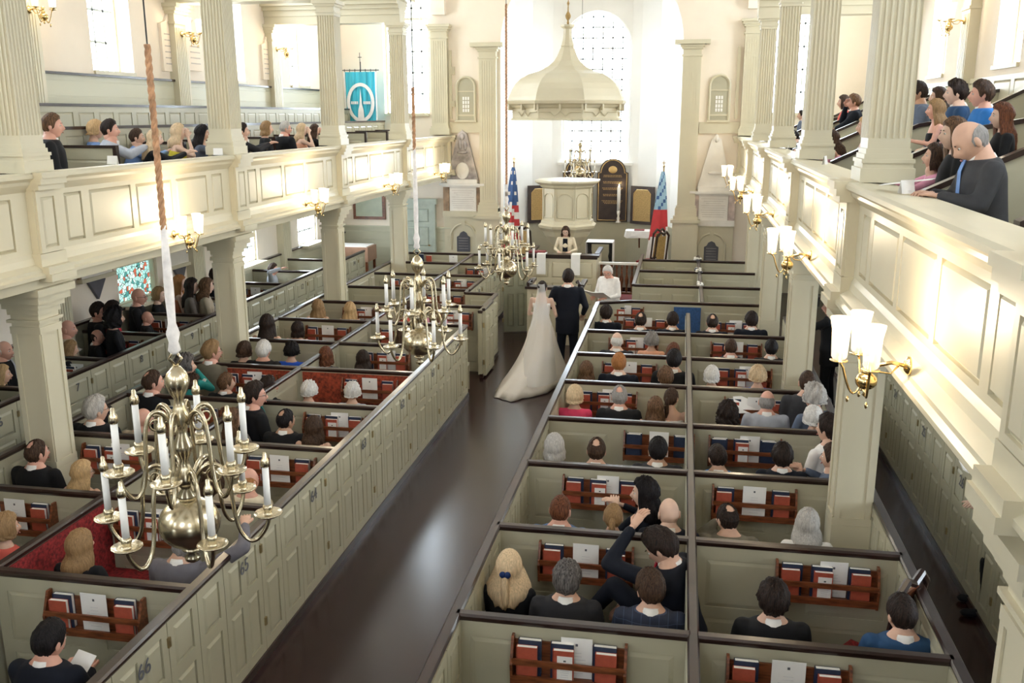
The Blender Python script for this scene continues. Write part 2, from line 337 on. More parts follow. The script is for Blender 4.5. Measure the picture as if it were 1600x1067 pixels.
# east side aisle dado
m=M(); m.box(XL,-6.0,YE-.05,YE,0,1.45); m.box(XL,-6.0,YE-.09,YE,1.45,1.49); m.box(1.8,XR,YE-.05,YE,0,1.45); struct(m.build('baseboard_east',DADO))
m=M(); m.T=Matrix.Translation((-6.93,YE-.12,0)); m.panels(-.42,.42,0,2.1,[(-.34,-.05),(.05,.34)],[(.15,.85),(.98,1.5),(1.62,1.98)],t=.06,fr=.02)
m.box(-.52,-.42,-.05,.1,0,2.2); m.box(.42,.52,-.05,.1,0,2.2); m.box(-.56,.56,-.06,.1,2.1,2.24)
d=struct(m.build('door_1',mat('pale_green_door_paint',(0.50,0.55,0.47),.45)))
k=M().lathe([(.0,0),(.03,.0),(.03,.03),(0,.03)],(0.36,-.15,1.0),8); k.v=[(x-6.93,y+YE-.05,z) for x,y,z in k.v]; k.build('door_handle',BRASS,d)
# wall pilasters
def pil(x,sg,y,z0,z1,w=.42,d=.16,mt=TRIM,axis='x'):
    m=M()
    def bx(ww,dd,a,b):
        if axis=='x': q=sorted((x,x+sg*dd)); m.box(q[0],q[1],y-ww/2,y+ww/2,a,b)
        else: m.box(x-ww/2,x+ww/2,y-dd,y,a,b)
    bx(w,d,z0,z1); bx(w+.10,d+.05,z0,z0+.16); bx(w+.05,d+.03,z0+.16,z0+.22)
    bx(w+.05,d+.025,z1-.34,z1-.30); bx(w+.07,d+.04,z1-.17,z1-.12); bx(w+.14,d+.08,z1-.12,z1-.06); bx(w+.20,d+.12,z1-.06,z1)
    fl=6
    for i in range(fl):
        q=-w/2+.04+(w-.08)*(i+.5)/fl
        if axis=='x': a=sorted((x+sg*d,x+sg*(d+.008))); m.box(a[0],a[1],y+q-.018,y+q+.018,z0+.3,z1-.4)
        else: m.box(x+q-.018,x+q+.018,y-d-.008,y-d,z0+.3,z1-.4)
    return m
k=0
for y in BAYS[1:-1]:
    for x,sg,s in ((XL,1,'left'),(XR,-1,'right')):
        o=pil(x,sg,y,3.5,6.3).build('wall_pilaster',TRIM)
        tag(o,'fluted sage pilaster on the upper %s wall, %s from the east end'%(s,ORD[5-BAYS.index(y)]),'pilaster','pilasters on the aisle walls')
        o=pil(x,sg,y,0,2.9,mt=TRIM).build('wall_pilaster',TRIM)
        tag(o,'sage pilaster under the gallery on the %s wall, %s from the east end'%(s,ORD[5-BAYS.index(y)]),'pilaster','pilasters on the aisle walls')
        # entablature beam from column to wall
        b=M(); a0,a1=(XL,-6.0) if sg>0 else (1.35,XR)
        for w,c,d in ((.40,6.3,6.46),(.46,6.46,6.58),(.60,6.58,6.66),(.78,6.66,6.74),(.9,6.74,6.82)): b.box(a0,a1+ (0.0),y-w/2,y+w/2,c,d)
        xx=-6.22 if sg>0 else 1.56
        b.box(xx-.40,xx+.40,y-.40,y+.40,6.74,6.85)
        o=b.build('cross_beam',TRIM); tag(o,'moulded sage beam over the %s gallery, %s from the east end'%(s,ORD[5-BAYS.index(y)]),'beam','beams over the galleries')
# chancel pilasters
for x,s in ((-4.96,'left'),(.12,'right')):
    m=pil(x,1,YE,1.95,6.12,w=.44,d=.2,axis='y')
    m.box(x-.32,x+.32,YE-.32,YE,0,1.75); m.box(x-.37,x+.37,YE-.37,YE,1.75,1.83); m.box(x-.31,x+.31,YE-.31,YE,1.83,1.92); m.box(x-.27,x+.27,YE-.27,YE,1.92,2.02)
    m.box(x-.42,x+.42,YE-.36,YE,6.06,6.16)
    tag(m.build('wall_pilaster',TRIM),'tall sage pilaster on a pedestal at the %s of the chancel arch'%s,'pilaster','chancel pilasters')
for x,s in ((-6.22,'left'),(1.56,'right')):
    m=pil(x,1,YE,3.9,6.62,w=.42,d=.2,axis='y')
    tag(m.build('wall_pilaster',TRIM),'grey-green pilaster where the %s gallery meets the east wall'%s,'pilaster','gallery end pilasters')
# string band on the east wall over the monuments
for a,b in ((-6.0,-5.2),(.36,1.35)): struct(M().box(a,b,YE-.06,YE,3.95,4.22).build('trim_2',TRIM))
# ================================================================ galleries
def profile_run(m,x,sg,prof,y0,y1,mi=0):     # prof: (d,z) outline, d measured out to the nave
    n=len(prof); vs=[(x+sg*d,y0,z) for d,z in prof]+[(x+sg*d,y1,z) for d,z in prof]
    fs=[(i,i+1,i+1+n,i+n) for i in range(n-1)]+[tuple(range(n)),tuple(range(2*n-1,n-1,-1))]
    m.add(vs,fs,mi)
for side,sg,xf in (('left',1,-6.03),('right',-1,1.40)):
    root=thing('gallery_parapet','long panelled cream parapet of the %s gallery with moulded rail'%side,'gallery parapet',(xf,10,2.86),group='gallery parapets')
    y0,y1=-.1,YE
    c=M(); profile_run(c,xf,sg,[(-.26,3.72),(-.26,3.86),(.02,3.88),(.10,3.88),(.12,3.86),(.12,3.83),(.08,3.80),(.07,3.77),(.03,3.73),(.0,3.70),(-.05,3.70)],y0,y1)
    rel(c,root).build('top_rail',TRIM,root)
    c=M(); profile_run(c,xf,sg,[(-.05,3.12),(.0,3.12),(.02,3.08),(.03,3.02),(.10,2.98),(.10,2.95),(.13,2.93),(.13,2.90),(.05,2.88),(.04,2.792),(-.40,2.792),(-.4,3.12)],y0,y1)
    rel(c,root).build('lower_cornice',TRIM,root)
    # panels bay by bay: pedestal at each column, four panels between
    for a,b in zip(BAYS[0:],BAYS[1:]):
        m=M()
        L=b-a; sw=.40
        m.T=rotz(PI/2,(xf-.03,a,0)) if sg>0 else rotz(-PI/2,(xf+.03,b,0))
        h=.34; k=(L-2*h)/4
        xs=[(h+i*k+.06,h+(i+1)*k-.06) for i in range(4)]
        xs=[(h+.04,h+.32)]+[(h+.40+i*(L-2*h-.8)/3+.05,h+.40+(i+1)*(L-2*h-.8)/3-.05) for i in range(3)]+[(L-h-.32,L-h-.04)]
        m.panels(0,L,3.10,3.72,xs,[(3.17,3.65)],t=.2,fr=.03)
        rel(m,root).build('panel_run',TRIM,root)
    for y in BAYS[1:]:
        m=M(); a,b=sorted((xf-sg*.02,xf+sg*.075)); y2=min(y+.17,YE)
        m.box(a,b,y-.17,y2,3.06,3.74); a2,b2=sorted((xf,xf+sg*.09))
        m.T=rotz(PI/2,(xf+.078,y-.16,0)) if sg>0 else rotz(-PI/2,(xf-.078,y+.16,0))
        if y<24: m.panels(0,.32,3.125,3.715,[(.06,.26)],[(3.17,3.65)],t=.01,fr=.02)
        m.T=None
        for d0,z0,z1 in ((.16,3.72,3.77),(.19,3.77,3.83),(.21,3.83,3.885),(.10,3.0,3.12),(.17,2.93,3.0),(.19,2.86,2.93)):
            q=sorted((xf-sg*.02,xf+sg*d0)); m.box(q[0],q[1],y-.19,min(y+.19,YE),z0,z1)
        rel(m,root).build('pedestal',TRIM,root)
    # floor, tiers
    a,b=(XL,xf-.1) if sg>0 else (xf+.1,XR)
    f=struct(M().box(a,b,YW,YE,2.84,2.97).build('floor_gallery_%s'%side,mat('gallery_boards',(0.16,0.10,0.07),.5)))
    f2=struct(M().box(a,b,YW,YE,2.80,2.84).build('ceiling_under_%s_gallery'%side,WHITEP))
# west gallery under the camera is out of view; its floor only
struct(M().box(-6.0,1.3,YW,-.6,2.84,2.97).build('floor_gallery_back',MATS['gallery_boards']))
# pillars below
def pillar(cx,y,label):
    m=M(); w=.15
    m.box(cx-w,cx+w,y-w,y+w,0,2.52)
    for sgn,R in ((0,0),(1,PI/2),(2,PI),(3,-PI/2)):
        m.T=Matrix.Translation((cx,y,0))@Matrix.Rotation(R,4,'Z')@Matrix.Translation((0,-w,0))
        m.box(-w,-w+.05,-.014,-.001,1.02,2.33); m.box(w-.05,w,-.014,-.001,1.02,2.33); m.box(-w-.0135,w+.0135,-.0145,-.0005,.951,1.02); m.box(-w-.0135,w+.0135,-.0145,-.0005,2.33,2.4)
        m.T=None
    m.box(cx-w-.016,cx+w+.016,y-w-.016,y+w+.016,0,.95)
    for e,a,b in ((.03,2.44,2.47),(.02,2.52,2.58),(.05,2.58,2.64),(.09,2.64,2.72),(.13,2.72,2.789)): m.box(cx-w-e,cx+w+e,y-w-e,y+w+e,a,b)
    return tag(m.build('gallery_pillar',TRIM),label,'pillar','square pillars under the galleries')
def column(cx,y,label):
    m=M(); w=.15; NF=7
    # fluted shaft outline, tapered
    def ring(w,z):
        P=[]
        for q in range(4):
            R=Matrix.Rotation(q*PI/2,2)
            for i in range(NF):
                a=-w+2*w*i/NF; s=2*w/NF
                for (u,dv) in ((a,0),(a+s*.25,0),(a+s*.35,.012),(a+s*.85,.012)):
                    v=R@Vector((u,-w+dv)); P.append((cx+v.x,y+v.y,z))
        return P
    m.loft([ring(w+.012,4.22),ring(w,6.05)])
    for e,a,b in ((.055,3.88,3.99),(.04,3.99,4.03),(.05,4.03,4.06),(.03,4.06,4.10),(.018,4.10,4.14),(.008,4.14,4.22),(.01,6.05,6.1),(.025,6.1,6.13),(.01,6.13,6.2),(.04,6.2,6.24),(.07,6.24,6.3)): m.box(cx-w-e,cx+w+e,y-w-e,y+w+e,a,b)
    return tag(m.build('fluted_column',TRIM),label,'column','fluted columns standing on the galleries')
for i,y in enumerate(BAYS[1:-1]):
    o=ORD[4-i]
    pillar(-6.22,y,'square panelled cream pillar under the left gallery, %s from the chancel'%o)
    pillar(1.56,y,'square panelled cream pillar under the right gallery, %s from the chancel'%o)
    column(-6.12,y-(.08 if i<2 else 0),'square fluted sage column on the left gallery parapet, %s from the chancel'%o)
    column(1.58,y,'square fluted sage column on the right gallery parapet, %s from the chancel'%o)
# gallery box pews left: transverse partitions and stepped long partitions
def long_partition(x,y0,y1,z0,z1,side,lab):
    r=thing('gallery_pew_partition',lab,'pew partition',(x,(y0+y1)/2,z0),group='gallery pew partitions')
    m=M(); n=int((y1-y0)/.48); w=(y1-y0)/n
    m.T=rotz(PI/2,(x,y0,0)) if side>0 else rotz(-PI/2,(x,y1,0))
    m.panels(0,y1-y0,z0,z1,[(i*w+.06,(i+1)*w-.06) for i in range(n)],[(z1-.40,z1-.08)],t=.03,fr=.014)
    rel(m,r).build('panel',PEWP,r); c=M().box(x-.05,x+.03,y0,y1,z1,z1+.04); rel(c,r).build('cap_rail',CAPW,r)
long_partition(-7.75,4,YE-.1,3.0,4.22,1,'long panelled partition behind the front pews of the left gallery')
long_partition(-8.55,4,YE-.1,3.3,4.52,1,'long panelled partition of the left gallery nearest the wall')
ys=[8.7,10.75,12.4,13.5,15.4,17.2,18.6,20.25,21.8,23.3]
for i,y in enumerate(ys):
    r=thing('gallery_pew_partition','short cream pew partition across the left gallery, %s from the east wall'%ORD[len(ys)-1-i],'pew partition',(-7.35,y,2.97),group='gallery pew partitions')
    m=M(); m.T=Matrix.Translation((-7.35,y,0)); m.panels(-.38,.38,2.97,4.0,[(-.3,.3)],[(3.3,3.86)],t=.03,fr=.012); rel(m,r).build('panel',PEWP,r)
    c=M(); c.box(-7.74,-6.93,y-.02,y+.05,4.0,4.035); c.box(-6.975,-6.93,y-.02,y+.05,3.3,4.0); rel(c,r).build('cap_rail',CAPW,r)
    b=M().box(-7.7,-6.98,y+.06,y+.42,3.38,3.42); rel(b,r).build('bench',PEWP,r)
ys=[5.4,7.5,9.7,12.1,14.4,16.3,18.3,20.2,22.3]
for i,y in enumerate(ys):
    r=thing('gallery_pew_partition','stepped partition with sloping dark cap on the right gallery, %s from the east wall'%ORD[len(ys)-1-i],'pew partition',(2.9,y,2.97),group='gallery pew partitions')
    m=M(); P=[(1.78,2.97),(1.78,3.80),(2.05,3.93),(2.75,4.25),(3.3,4.35),(3.9,4.66),(4.3,4.7),(4.3,2.97)]
    m.prism([(a,b) for a,b in P],y,y+.04); rel(m,r).build('panel',PEWP,r)
    c=M(); Q=P[1:-1]
    c.loft([[(a,y-.03,b),(a,y+.07,b),(a,y+.07,b+.045),(a,y-.03,b+.045)] for a,b in Q]); rel(c,r).build('cap_rail',CAPW,r)
    for (x0,x1,z) in ((1.95,2.42,3.42),(2.85,3.30,3.82),(3.65,4.05,4.2)):
        b=M().box(x0,x1,y+.05,min(y+1.6,23.9),z-.04,z); rel(b,r).build('bench',PEWP,r)
for i,(x,z0,z1) in enumerate(((2.55,2.97,3.38),(3.4,3.3,3.75))):
    struct(M().box(x,XR,4,YE-.1,2.97+.001*i,z1).build('floor_gallery_tier',PEWP))
# ================================================================ box pews
PH=1.18
def caprun(m,p,q,w=.075,z=PH-.045,h=.05):
    """moulded rail along p-q (xy)"""
    p=Vector(p);q=Vector(q);t=(q-p).normalized();n=Vector((-t.y,t.x))
    R=[]
    for c in (p,q):
        R.append([(c.x+n.x*a,c.y+n.y*a,z+b) for a,b in ((-w/2+.012,0),(w/2-.012,0),(w/2-.004,h*.35),(w/2,h*.7),(w/2-.012,h),(-w/2+.012,h),(-w/2,h*.7),(-w/2+.004,h*.35))])
    return m.loft(R)
NUMF={}
def number(txt,root,loc,rz):
    c=bpy.data.curves.new('pew_number','FONT'); c.body=txt; c.size=.15; c.extrude=.002; c.align_x='CENTER'; c.align_y='CENTER'; c.materials.append(INK)
    q=bpy.data.objects.new('pew_number',c); S.collection.objects.link(q); dg=bpy.context.evaluated_depsgraph_get(); dg.update(); me=bpy.data.meshes.new_from_object(q.evaluated_get(dg)); bpy.data.objects.remove(q); bpy.data.curves.remove(c)
    o=bpy.data.objects.new('pew_number',me); S.collection.objects.link(o); o.parent=root; o.location=loc; o.rotation_euler=(PI/2,0,rz); return o
HING=mat('aged_brass_hardware',(0.40,0.31,0.16),.4,.8)
def aisle_run(root,x,y0,y1,sg,num=None,door=True,open_=False,doorfirst=False,wide=False):
    """panelled front of a pew along an aisle at x; sg=+1 faces +x"""
    L=y1-y0; h=PH-.045
    dl=.62 if door else 0
    T=(lambda a:rotz(PI/2,(x,a,0))) if sg>0 else (lambda a:rotz(-PI/2,(x,a,0)))
    def leaf(a,b,name,ncol,mt=PEWP):
        m=M(); W=b-a; m.T=T(a if sg>0 else b); w=(W-.06)/ncol
        xs=[(.03+i*w+.045,.03+(i+1)*w-.045) for i in range(ncol)]
        m.panels(.004,W-.004,.06,h,xs,[(.14,.42),(.50,.70),(.78,1.06)] if wide else [(.16,.66),(.76,1.06)],t=.035,fr=.016,back=True)
        rel(m,root); return m.build(name,mt,root)
    c=y0+ (L-dl)/2 if not doorfirst else y0
    if door:
        p0,p1=c,c+dl
        if p0-y0>.08: leaf(y0,p0,'front_panel',1)
        if y1-p1>.08: leaf(p1,y1,'front_panel',1)
        d=leaf(p0,p1,'pew_door',1 if wide else 2)
        if num:
            o=number(num,d,(x+sg*.030-root.location.x,(p0+p1)/2-root.location.y,.98),PI/2*sg)
        for z in (.30,.95):
            hm=M(); q=sorted((x,x+sg*.03)); hm.box(q[0],q[1],p1-.015,p1+.015,z,z+.07); rel(hm,root); hm.build('hinge',HING,d)
    else: leaf(y0,y1,'front_panel',2)
    b=M(); q=sorted((x-sg*.03,x+sg*.03)); b.box(q[0],q[1],y0,y1,0,.07); rel(b,root).build('plinth',CAPW if True else PEWP,root)
    cc=M(); caprun(cc,(x-sg*.01,y0),(x-sg*.01,y1),.085); rel(cc,root).build('aisle_rail',CAPW,root)
def cross(root,x0,x1,y,mt=PEWP,lining=None):
    m=M(); m.T=Matrix.Translation((x0,y-.015,0)); W=x1-x0; n=2 if W>1.2 else 1; w=W/n
    m.panels(0,W,.0,PH-.045,[(i*w+.09,(i+1)*w-.09) for i in range(n)],[(.16,.52),(.62,1.02)],t=.03,fr=.006,back=False)
    rel(m,root).build('back_panel',mt,root)
    c=M(); caprun(c,(x0,y),(x1,y)); rel(c,root).build('back_rail',CAPW,root)
    if lining:
        l=M().box(x0+.03,x1-.03,y-.045,y-.022,.45,PH-.055); rel(l,root).build('fabric_lining',lining,root,label='red cloth lining')
def bench(root,x0,x1,y0,cush=None):
    m=M(); m.box(x0+.02,x1-.02,y0+.035,y0+.45,.41,.45); m.box(x0+.02,x1-.02,y0+.40,y0+.43,.0,.41); rel(m,root).build('bench',PEWP,root)
    if cush:
        c=M(); c.box(x0+.04,x1-.04,y0+.05,y0+.46,.45,.50); rel(c,root).build('bench_cushion',cush,root)
def side(root,x,y0,y1,cap=True,lining=None):
    m=M(); m.T=rotz(PI/2,(x-.015,y0,0)); L=y1-y0
    m.panels(0,L,0,PH-.045,[(.09,L-.09)],[(.16,.52),(.62,1.02)],t=.03,fr=.006,back=False); m2=rel(m,root); m2.v=[(v[0],v[1],v[2]) for v in m2.v]; m2.build('side_panel',PEWP,root)
    c=M(); caprun(c,(x,y0),(x,y1)); rel(c,root).build('side_rail',CAPW,root)
    if lining: l=M().box(x+.02,x+.035,y0+.03,y1-.03,.45,PH-.055); rel(l,root).build('side_lining',lining,root,label='red cloth lining')
def pewroot(x0,x1,y0,y1,label,group):
    return thing('box_pew',label,'box pew',((x0+x1)/2,(y0+y1)/2,0),group=group)
YP=[4.05,5.46,6.86,8.3,9.68,11.15,12.56,14.0,15.5]
numsL=['66','65','64','63','62','61','60']
GL='box pews left of the centre aisle'; GR='box pews right of the centre aisle'
CUS={('LA',1):REDV,('LA',3):None,('LB',4):REDW,('RA',0):None,('RB',0):REDV,('RB',1):GRNF,('RA',7):REDV}
for i,(a,b) in enumerate(zip(YP,YP[1:])):
    r=pewroot(-4.85,-3.26,a,b,'aisle-side box pew left of the centre aisle%s, %s row from the camera'%(' lined in crimson' if i==1 else '',ORD[i]),GL)
    cross(r,-4.83,-3.30,a,lining=REDW if i==5 else None); bench(r,-4.83,-3.30,a,CUS.get(('LA',i))); side(r,-4.85,a,b,lining=REDV if i==1 else None)
    if i==1:
        c=M().box(-4.80,-4.38,a+.55,b-.06,.45,.51); rel(c,r).build('side_cushion',REDV,r,label='crimson side cushion'); c=M().box(-4.80,-4.38,a+.55,b-.06,.0,.45); rel(c,r).build('side_bench',PEWP,r)
    if i<7: aisle_run(r,-3.26,a,b,1,numsL[i])
    else: aisle_run(r,-3.26,15.08,b,1,None,door=False)
    r=pewroot(-6.45,-4.87,a,b,'outer box pew beside the left aisle, %s row from the camera'%ORD[i],GL)
    cross(r,-6.42,-4.87,a,lining=REDW if i==5 else None); bench(r,-6.42,-4.87,a,CUS.get(('LB',i)))
    aisle_run(r,-6.45,a,b,-1,None,door=False)
    r=pewroot(-1.38,.18,a,b,'aisle-side box pew right of the centre aisle, %s row from the camera'%ORD[i],GR)
    cross(r,-1.36,.17,a); bench(r,-1.36,.17,a,CUS.get(('RA',i))); aisle_run(r,-1.38,a,b,-1,str(48-i)); side(r,.19,a,b)
    r=pewroot(.2,1.77,a,b,'outer box pew beside the right aisle, %s row from the camera'%ORD[i],GR)
    cross(r,.22,1.75,a); bench(r,.22,1.75,a,CUS.get(('RB',i))); aisle_run(r,1.77,a,b,1,None,door=(i%2==0))
# side aisle pews
YQ=[6.86,8.25,9.65,11.1,12.6,14.0,15.4,17.0,18.5,20.1,21.7]
for i,(a,b) in enumerate(zip(YQ,YQ[1:])):
    r=pewroot(XL+.05,-7.6,a,b,'box pew against the left wall under the gallery, %s from the camera'%ORD[i],'box pews along the left wall')
    cross(r,XL+.06,-7.63,a); bench(r,XL+.06,-7.63,a); aisle_run(r,-7.6,a,b,1,str(5+i),wide=True)
    if i<8:
        r=pewroot(2.78,XR-.05,a-1.4,b-1.4 if i<9 else b,'box pew against the right wall under the gallery, %s from the camera'%ORD[i],'box pews along the right wall')
        cross(r,2.8,XR-.06,a-1.4); bench(r,2.8,XR-.06,a-1.4); aisle_run(r,2.78,a-1.4,b-1.4,-1,str(28-i))
# front left pews
YF=[15.5,17.0,18.6,20.15,21.6]
for i,(a,b) in enumerate(zip(YF,YF[1:])):
    xr=-3.3 if i==0 else -3.9
    r=pewroot(-6.3,xr,a,b,'wide front box pew on the left, %s row from the chancel'%ORD[3-i],'front box pews')
    cross(r,-6.3,xr-.02,a); bench(r,-6.3,xr-.04,a,PINKF if i==2 else None); side(r,-4.85,a,b)
    if i==0:
        aisle_run(r,xr,a,16.7,1,None,door=False)
        m=M(); m.T=Matrix.Translation((-3.9,16.7,0)); m.panels(0,.6,0,PH-.045,[(.08,.52)],[(.16,.66),(.76,1.06)],t=.03,fr=.012,back=True); rel(m,r).build('return_panel',PEWP,r)
        c=M(); caprun(c,(-3.92,17.0),(-3.9,16.72)); caprun(c,(-3.9,16.72),(-3.3,16.7)); rel(c,r).build('return_rail',CAPW,r)
    else: aisle_run(r,xr,a,b,1,str(57-i))
    aisle_run(r,-6.45,a,b,-1,None,door=False)
r=pewroot(-6.3,-3.9,21.6,23.2,'last box pew on the left before the east wall','front box pews')
cross(r,-6.42,-3.7,21.6)
# opened pew doors
def loose_door(loc,rz,label,w=.62,h=1.13,z0=.04,mt=PEWP):
    t=thing('open_pew_door',label,'pew door',loc,rz)
    m=M(); k=(w-.06)/2; m.panels(0,w,z0,z0+h,[(.03+i*k+.04,.03+(i+1)*k-.04) for i in range(2)],[(z0+.1,z0+h*.55),(z0+h*.65,z0+h-.1)],t=.035,fr=.016,back=True); m.build('panel',mt,t)
    c=M(); caprun(c,(0,.015),(w,.015),.06,z=z0+h); c.build('cap_rail',CAPW,t)
    M().box(-.03,.01,0,.03,z0+.2,z0+.28).build('hinge',HING,t); M().box(-.03,.01,0,.03,z0+.85,z0+.93).build('hinge',HING,t)
loose_door((-3.20,15.12,0),PI/2,'narrow pew door swung open against the left aisle panelling',.72)
loose_door((-3.52,18.55,0),.35,'dark green-grey pew door standing open left of the clerk desk',.50,1.45,.02,mat('dark_green_grey_paint',(0.30,0.30,0.22),.4))  # this leaf is a darker green-grey than the other pew woodwork
# front right pews
r=pewroot(-1.3,1.6,16.5,18.1,'open front pew right of the aisle where the officiant stands','front box pews')
cross(r,-.83,1.58,16.45); cc=M(); caprun(cc,(-1.38,16.2),(-.83,16.45)); caprun(cc,(-1.38,15.5),(-1.38,16.2),.085); rel(cc,r).build('aisle_rail',CAPW,r)
m=M(); m.T=Matrix.Translation((-1.38,16.2,0))@Matrix.Rotation(math.atan2(.25,.55),4,'Z'); m.panels(0,.6,0,PH-.045,[(.08,.52)],[(.16,.52),(.62,1.02)],t=.03,fr=.01); rel(m,r).build('return_panel',PEWP,r)
m=M(); m.T=rotz(-PI/2,(-1.38,16.2,0)); m.panels(0,.7,0,PH-.045,[(.08,.62)],[(.16,.52),(.62,1.02)],t=.03,fr=.01,back=True); rel(m,r).build('front_panel',PEWP,r)
l=M().box(-.05,.42,16.36,16.40,.5,1.1); rel(l,r).build('seat_pad',BLUF,r,label='blue cloth hanging over the panel')
side(r,.44,16.5,18.1)
for i,(a,b) in enumerate(((18.1,19.85),(19.85,21.4),(21.4,22.2))):
    r=pewroot(-.85,1.6,a,b,'empty green-grey box pew on the front right, %s row from the chancel'%ORD[2-i],'front box pews')
    cross(r,-.83,.42,a); cross(r,.46,1.58,a); bench(r,-.83,1.58,a); aisle_run(r,-.86,a,b,-1,None,door=False); side(r,.44,a,b)
for i,y in enumerate((18.0,19.75,21.3)):
    m=M(); random.seed(i)
    for k in range(9): m.ell((.40+random.uniform(-.05,.09),y+random.uniform(-.06,.04),1.20+random.uniform(0,.07)),(.03,.03,.025),0 if k%3 else 1,6,4)
    tag(m.build('flower_posy',[MARB,SLATE],smooth=True),'small white and dark posy on the %s front-right pew divider'%['nearest','middle','farthest'][i],'flowers','posies on the pew dividers')
# ================================================================ book racks
def rack_proto():
    t=thing('book_rack','x','book rack')
    W=.37
    for s in (-1,1):
        x=s*W; m=M(); m.loft([[(x-.009,-.10,-.17),(x+.009,-.10,-.17),(x+.009,-.005,-.17),(x-.009,-.005,-.17)],[(x-.009,-.118,-.02),(x+.009,-.118,-.02),(x+.009,-.005,-.02),(x-.009,-.005,-.02)],[(x-.009,-.05,.15),(x+.009,-.05,.15),(x+.009,-.005,.15),(x-.009,-.005,.15)]]); m.build('end_board',MAHO,t)
    M().box(-W,W,-.018,-.003,-.14,.11).build('backboard',MAHO,t)
    M().box(-W,W,-.105,-.005,-.155,-.125).build('shelf',MAHO,t)
    M().box(-W,W,-.112,-.094,-.155,-.10).build('lower_rail',MAHO,t)
    M().box(-W,W,-.112,-.094,-.02,.02).build('front_rail',MAHO,t)
    return t
def book_proto(name,cover,w,h,th):
    m=M(); m.box(-w/2,w/2,0,.004,0,h); m.box(-w/2,w/2,th-.004,th,0,h); m.box(-w/2-.002,-w/2+.004,0,th,0,h)
    o=m.build(name,cover); p=M().box(-w/2+.004,w/2-.003,.004,th-.004,.003,h-.001).build('page_block',PAGE,o); return o
RP=rack_proto()
BP={'r':book_proto('hymnal',REDB,.135,.225,.034),'n':book_proto('prayer_book',NAVB,.15,.255,.036)}
def sheet_proto(name,w,h,marks=True):
    m=M(); m.box(-w/2,w/2,0,.003,0,h)
    if marks:
        m.box(-.008,.008,-.001,0,h*.80,h*.86,1)
        random.seed(3)
        for k in range(7): q=random.uniform(.3,.75)*w/2; m.box(-q,q,-.001,0,h*(.12+.085*k),h*(.12+.085*k)+.0025,2)
    return m.build(name,[PAPR,INK,mat('faint_print',(0.62,0.60,0.62),.7)])
SP=sheet_proto('order_of_service',.205,.29); GP=sheet_proto('folded_program',.10,.19)
used=set()
def place(proto,loc,rz,label,cat,group,tilt=0):
    if proto.name in used: o=copy_tree(proto)
    else: o=proto; used.add(proto.name)
    o.location=loc; o.rotation_euler=(tilt,0,rz); o['label']=label; o['category']=cat; o['group']=group
    return o
rackn=0
def rack(x,y,where,kind='full',z=.93):
    global rackn; rackn+=1; random.seed(rackn*13)
    y=y-.02
    place(RP,(x,y,z),0,'mahogany book rack, '+where,'book rack','book racks on the pew backs')
    T=.13; zb=z-.124
    def bk(k,dx,dy,lab,jz=0): 
        d={'r':'red hymnal ','n':'navy prayer book '}[k]
        place(BP[k],(x+dx,y-dy,zb+jz),random.uniform(-.02,.02),d+lab+', rack '+where,'book','books in the pew racks',-.0)
    if kind in('full','dark'):
        a,b=('n','r') if kind=='full' else ('n','n')
        bk(a,-.255,.052,'at left, back'); bk(b,-.27,.090,'at left, in front')
        if rackn%2: place(SP,(x-.02+.07,y-.030,zb),.03,'white service sheet, rack '+where,'paper','papers in the pew racks'); bk('n',-.04,.062,'in the middle, back'); bk('r',-.03,.094,'in the middle, in front'); place(GP,(x-.02,y-.098,zb),0,'small program on the middle book, rack '+where,'paper','papers in the pew racks')
        else: place(SP,(x-.0,y-.06,zb),-.02,'white service sheet, rack '+where,'paper','papers in the pew racks')
        bk('n',.235,.052,'at right, back'); bk(b,.245,.090,'at right, in front')
for (x,i) in ((-.6,1),(-.63,2),(-.62,3),(-.13,4),(-.81,5),(-.61,6),(-.63,7),(-.5,8)): rack(x,YP[i],'right of aisle, %s row, nave side'%ORD[i-1],'dark' if i==4 else 'full')
rack(-.95,16.45,'just before the officiant')
for (x,i) in ((.78,1),(1.21,2),(.77,3),(.77,4),(.99,5),(.92,6),(.9,7),(.92,8)): rack(x,YP[i],'right of aisle, %s row, outer side'%ORD[i-1],'dark' if i==4 else 'full')
for (x,i) in ((-4.0,1),(-4.35,2),(-3.85,3),(-3.79,4),(-3.87,5),(-4.12,6),(-4.3,7),(-3.85,8)): rack(x,YP[i],'left of aisle, %s row, nave side'%ORD[i-1])
for (x,i) in ((-5.71,2),(-5.66,3),(-5.55,4),(-5.52,5),(-5.54,7),(-5.46,8)): rack(x,YP[i],'left of aisle, %s row, outer side'%ORD[i-1])
for x,y,w in ((-4.35,17.0,'front-left pew, fourth from chancel'),(-4.45,18.6,'front-left pew, third from chancel'),(-5.55,18.6,'front-left outer pew, third from chancel'),(-4.3,20.15,'front-left pew, second from chancel')): rack(x,y,w)
for x,i in ((-8.35,4),(-8.1,3),(-8.3,5),(-8.3,6),(-8.2,7)): rack(x,YQ[i],'left wall pew, %s from camera'%ORD[i])
rack(3.5,YQ[3]-1.4,'nearer right wall pew'); rack(3.4,YQ[4]-1.4,'farther right wall pew')
# books lying on the front pew shelf
for i,(x,k) in enumerate(((-6.1,'n'),(-5.9,'r'))):
    place(BP[k],(x,21.50,.90),0,{'n':'navy','r':'red'}[k]+' book leaning on the farthest left pew back','book','books on the last pew',.15)
place(SP,(-5.3,21.5,.86),0,'white paper sheet leaning on the farthest left pew back','paper','papers in the pew racks',.1)
# cushioned stool under the red velvet cushion
t=thing('footstool','low wooden stool carrying the red velvet cushion','stool',(1.27,6.27,0))
M().box(-.20,.20,-.20,.20,.40,.455).build('seat',CAPW,t)
for x in (-.17,.17):
    for y in (-.17,.17): M().box(x-.02,x+.02,y-.02,y+.02,0,.40).build('leg',CAPW,t)
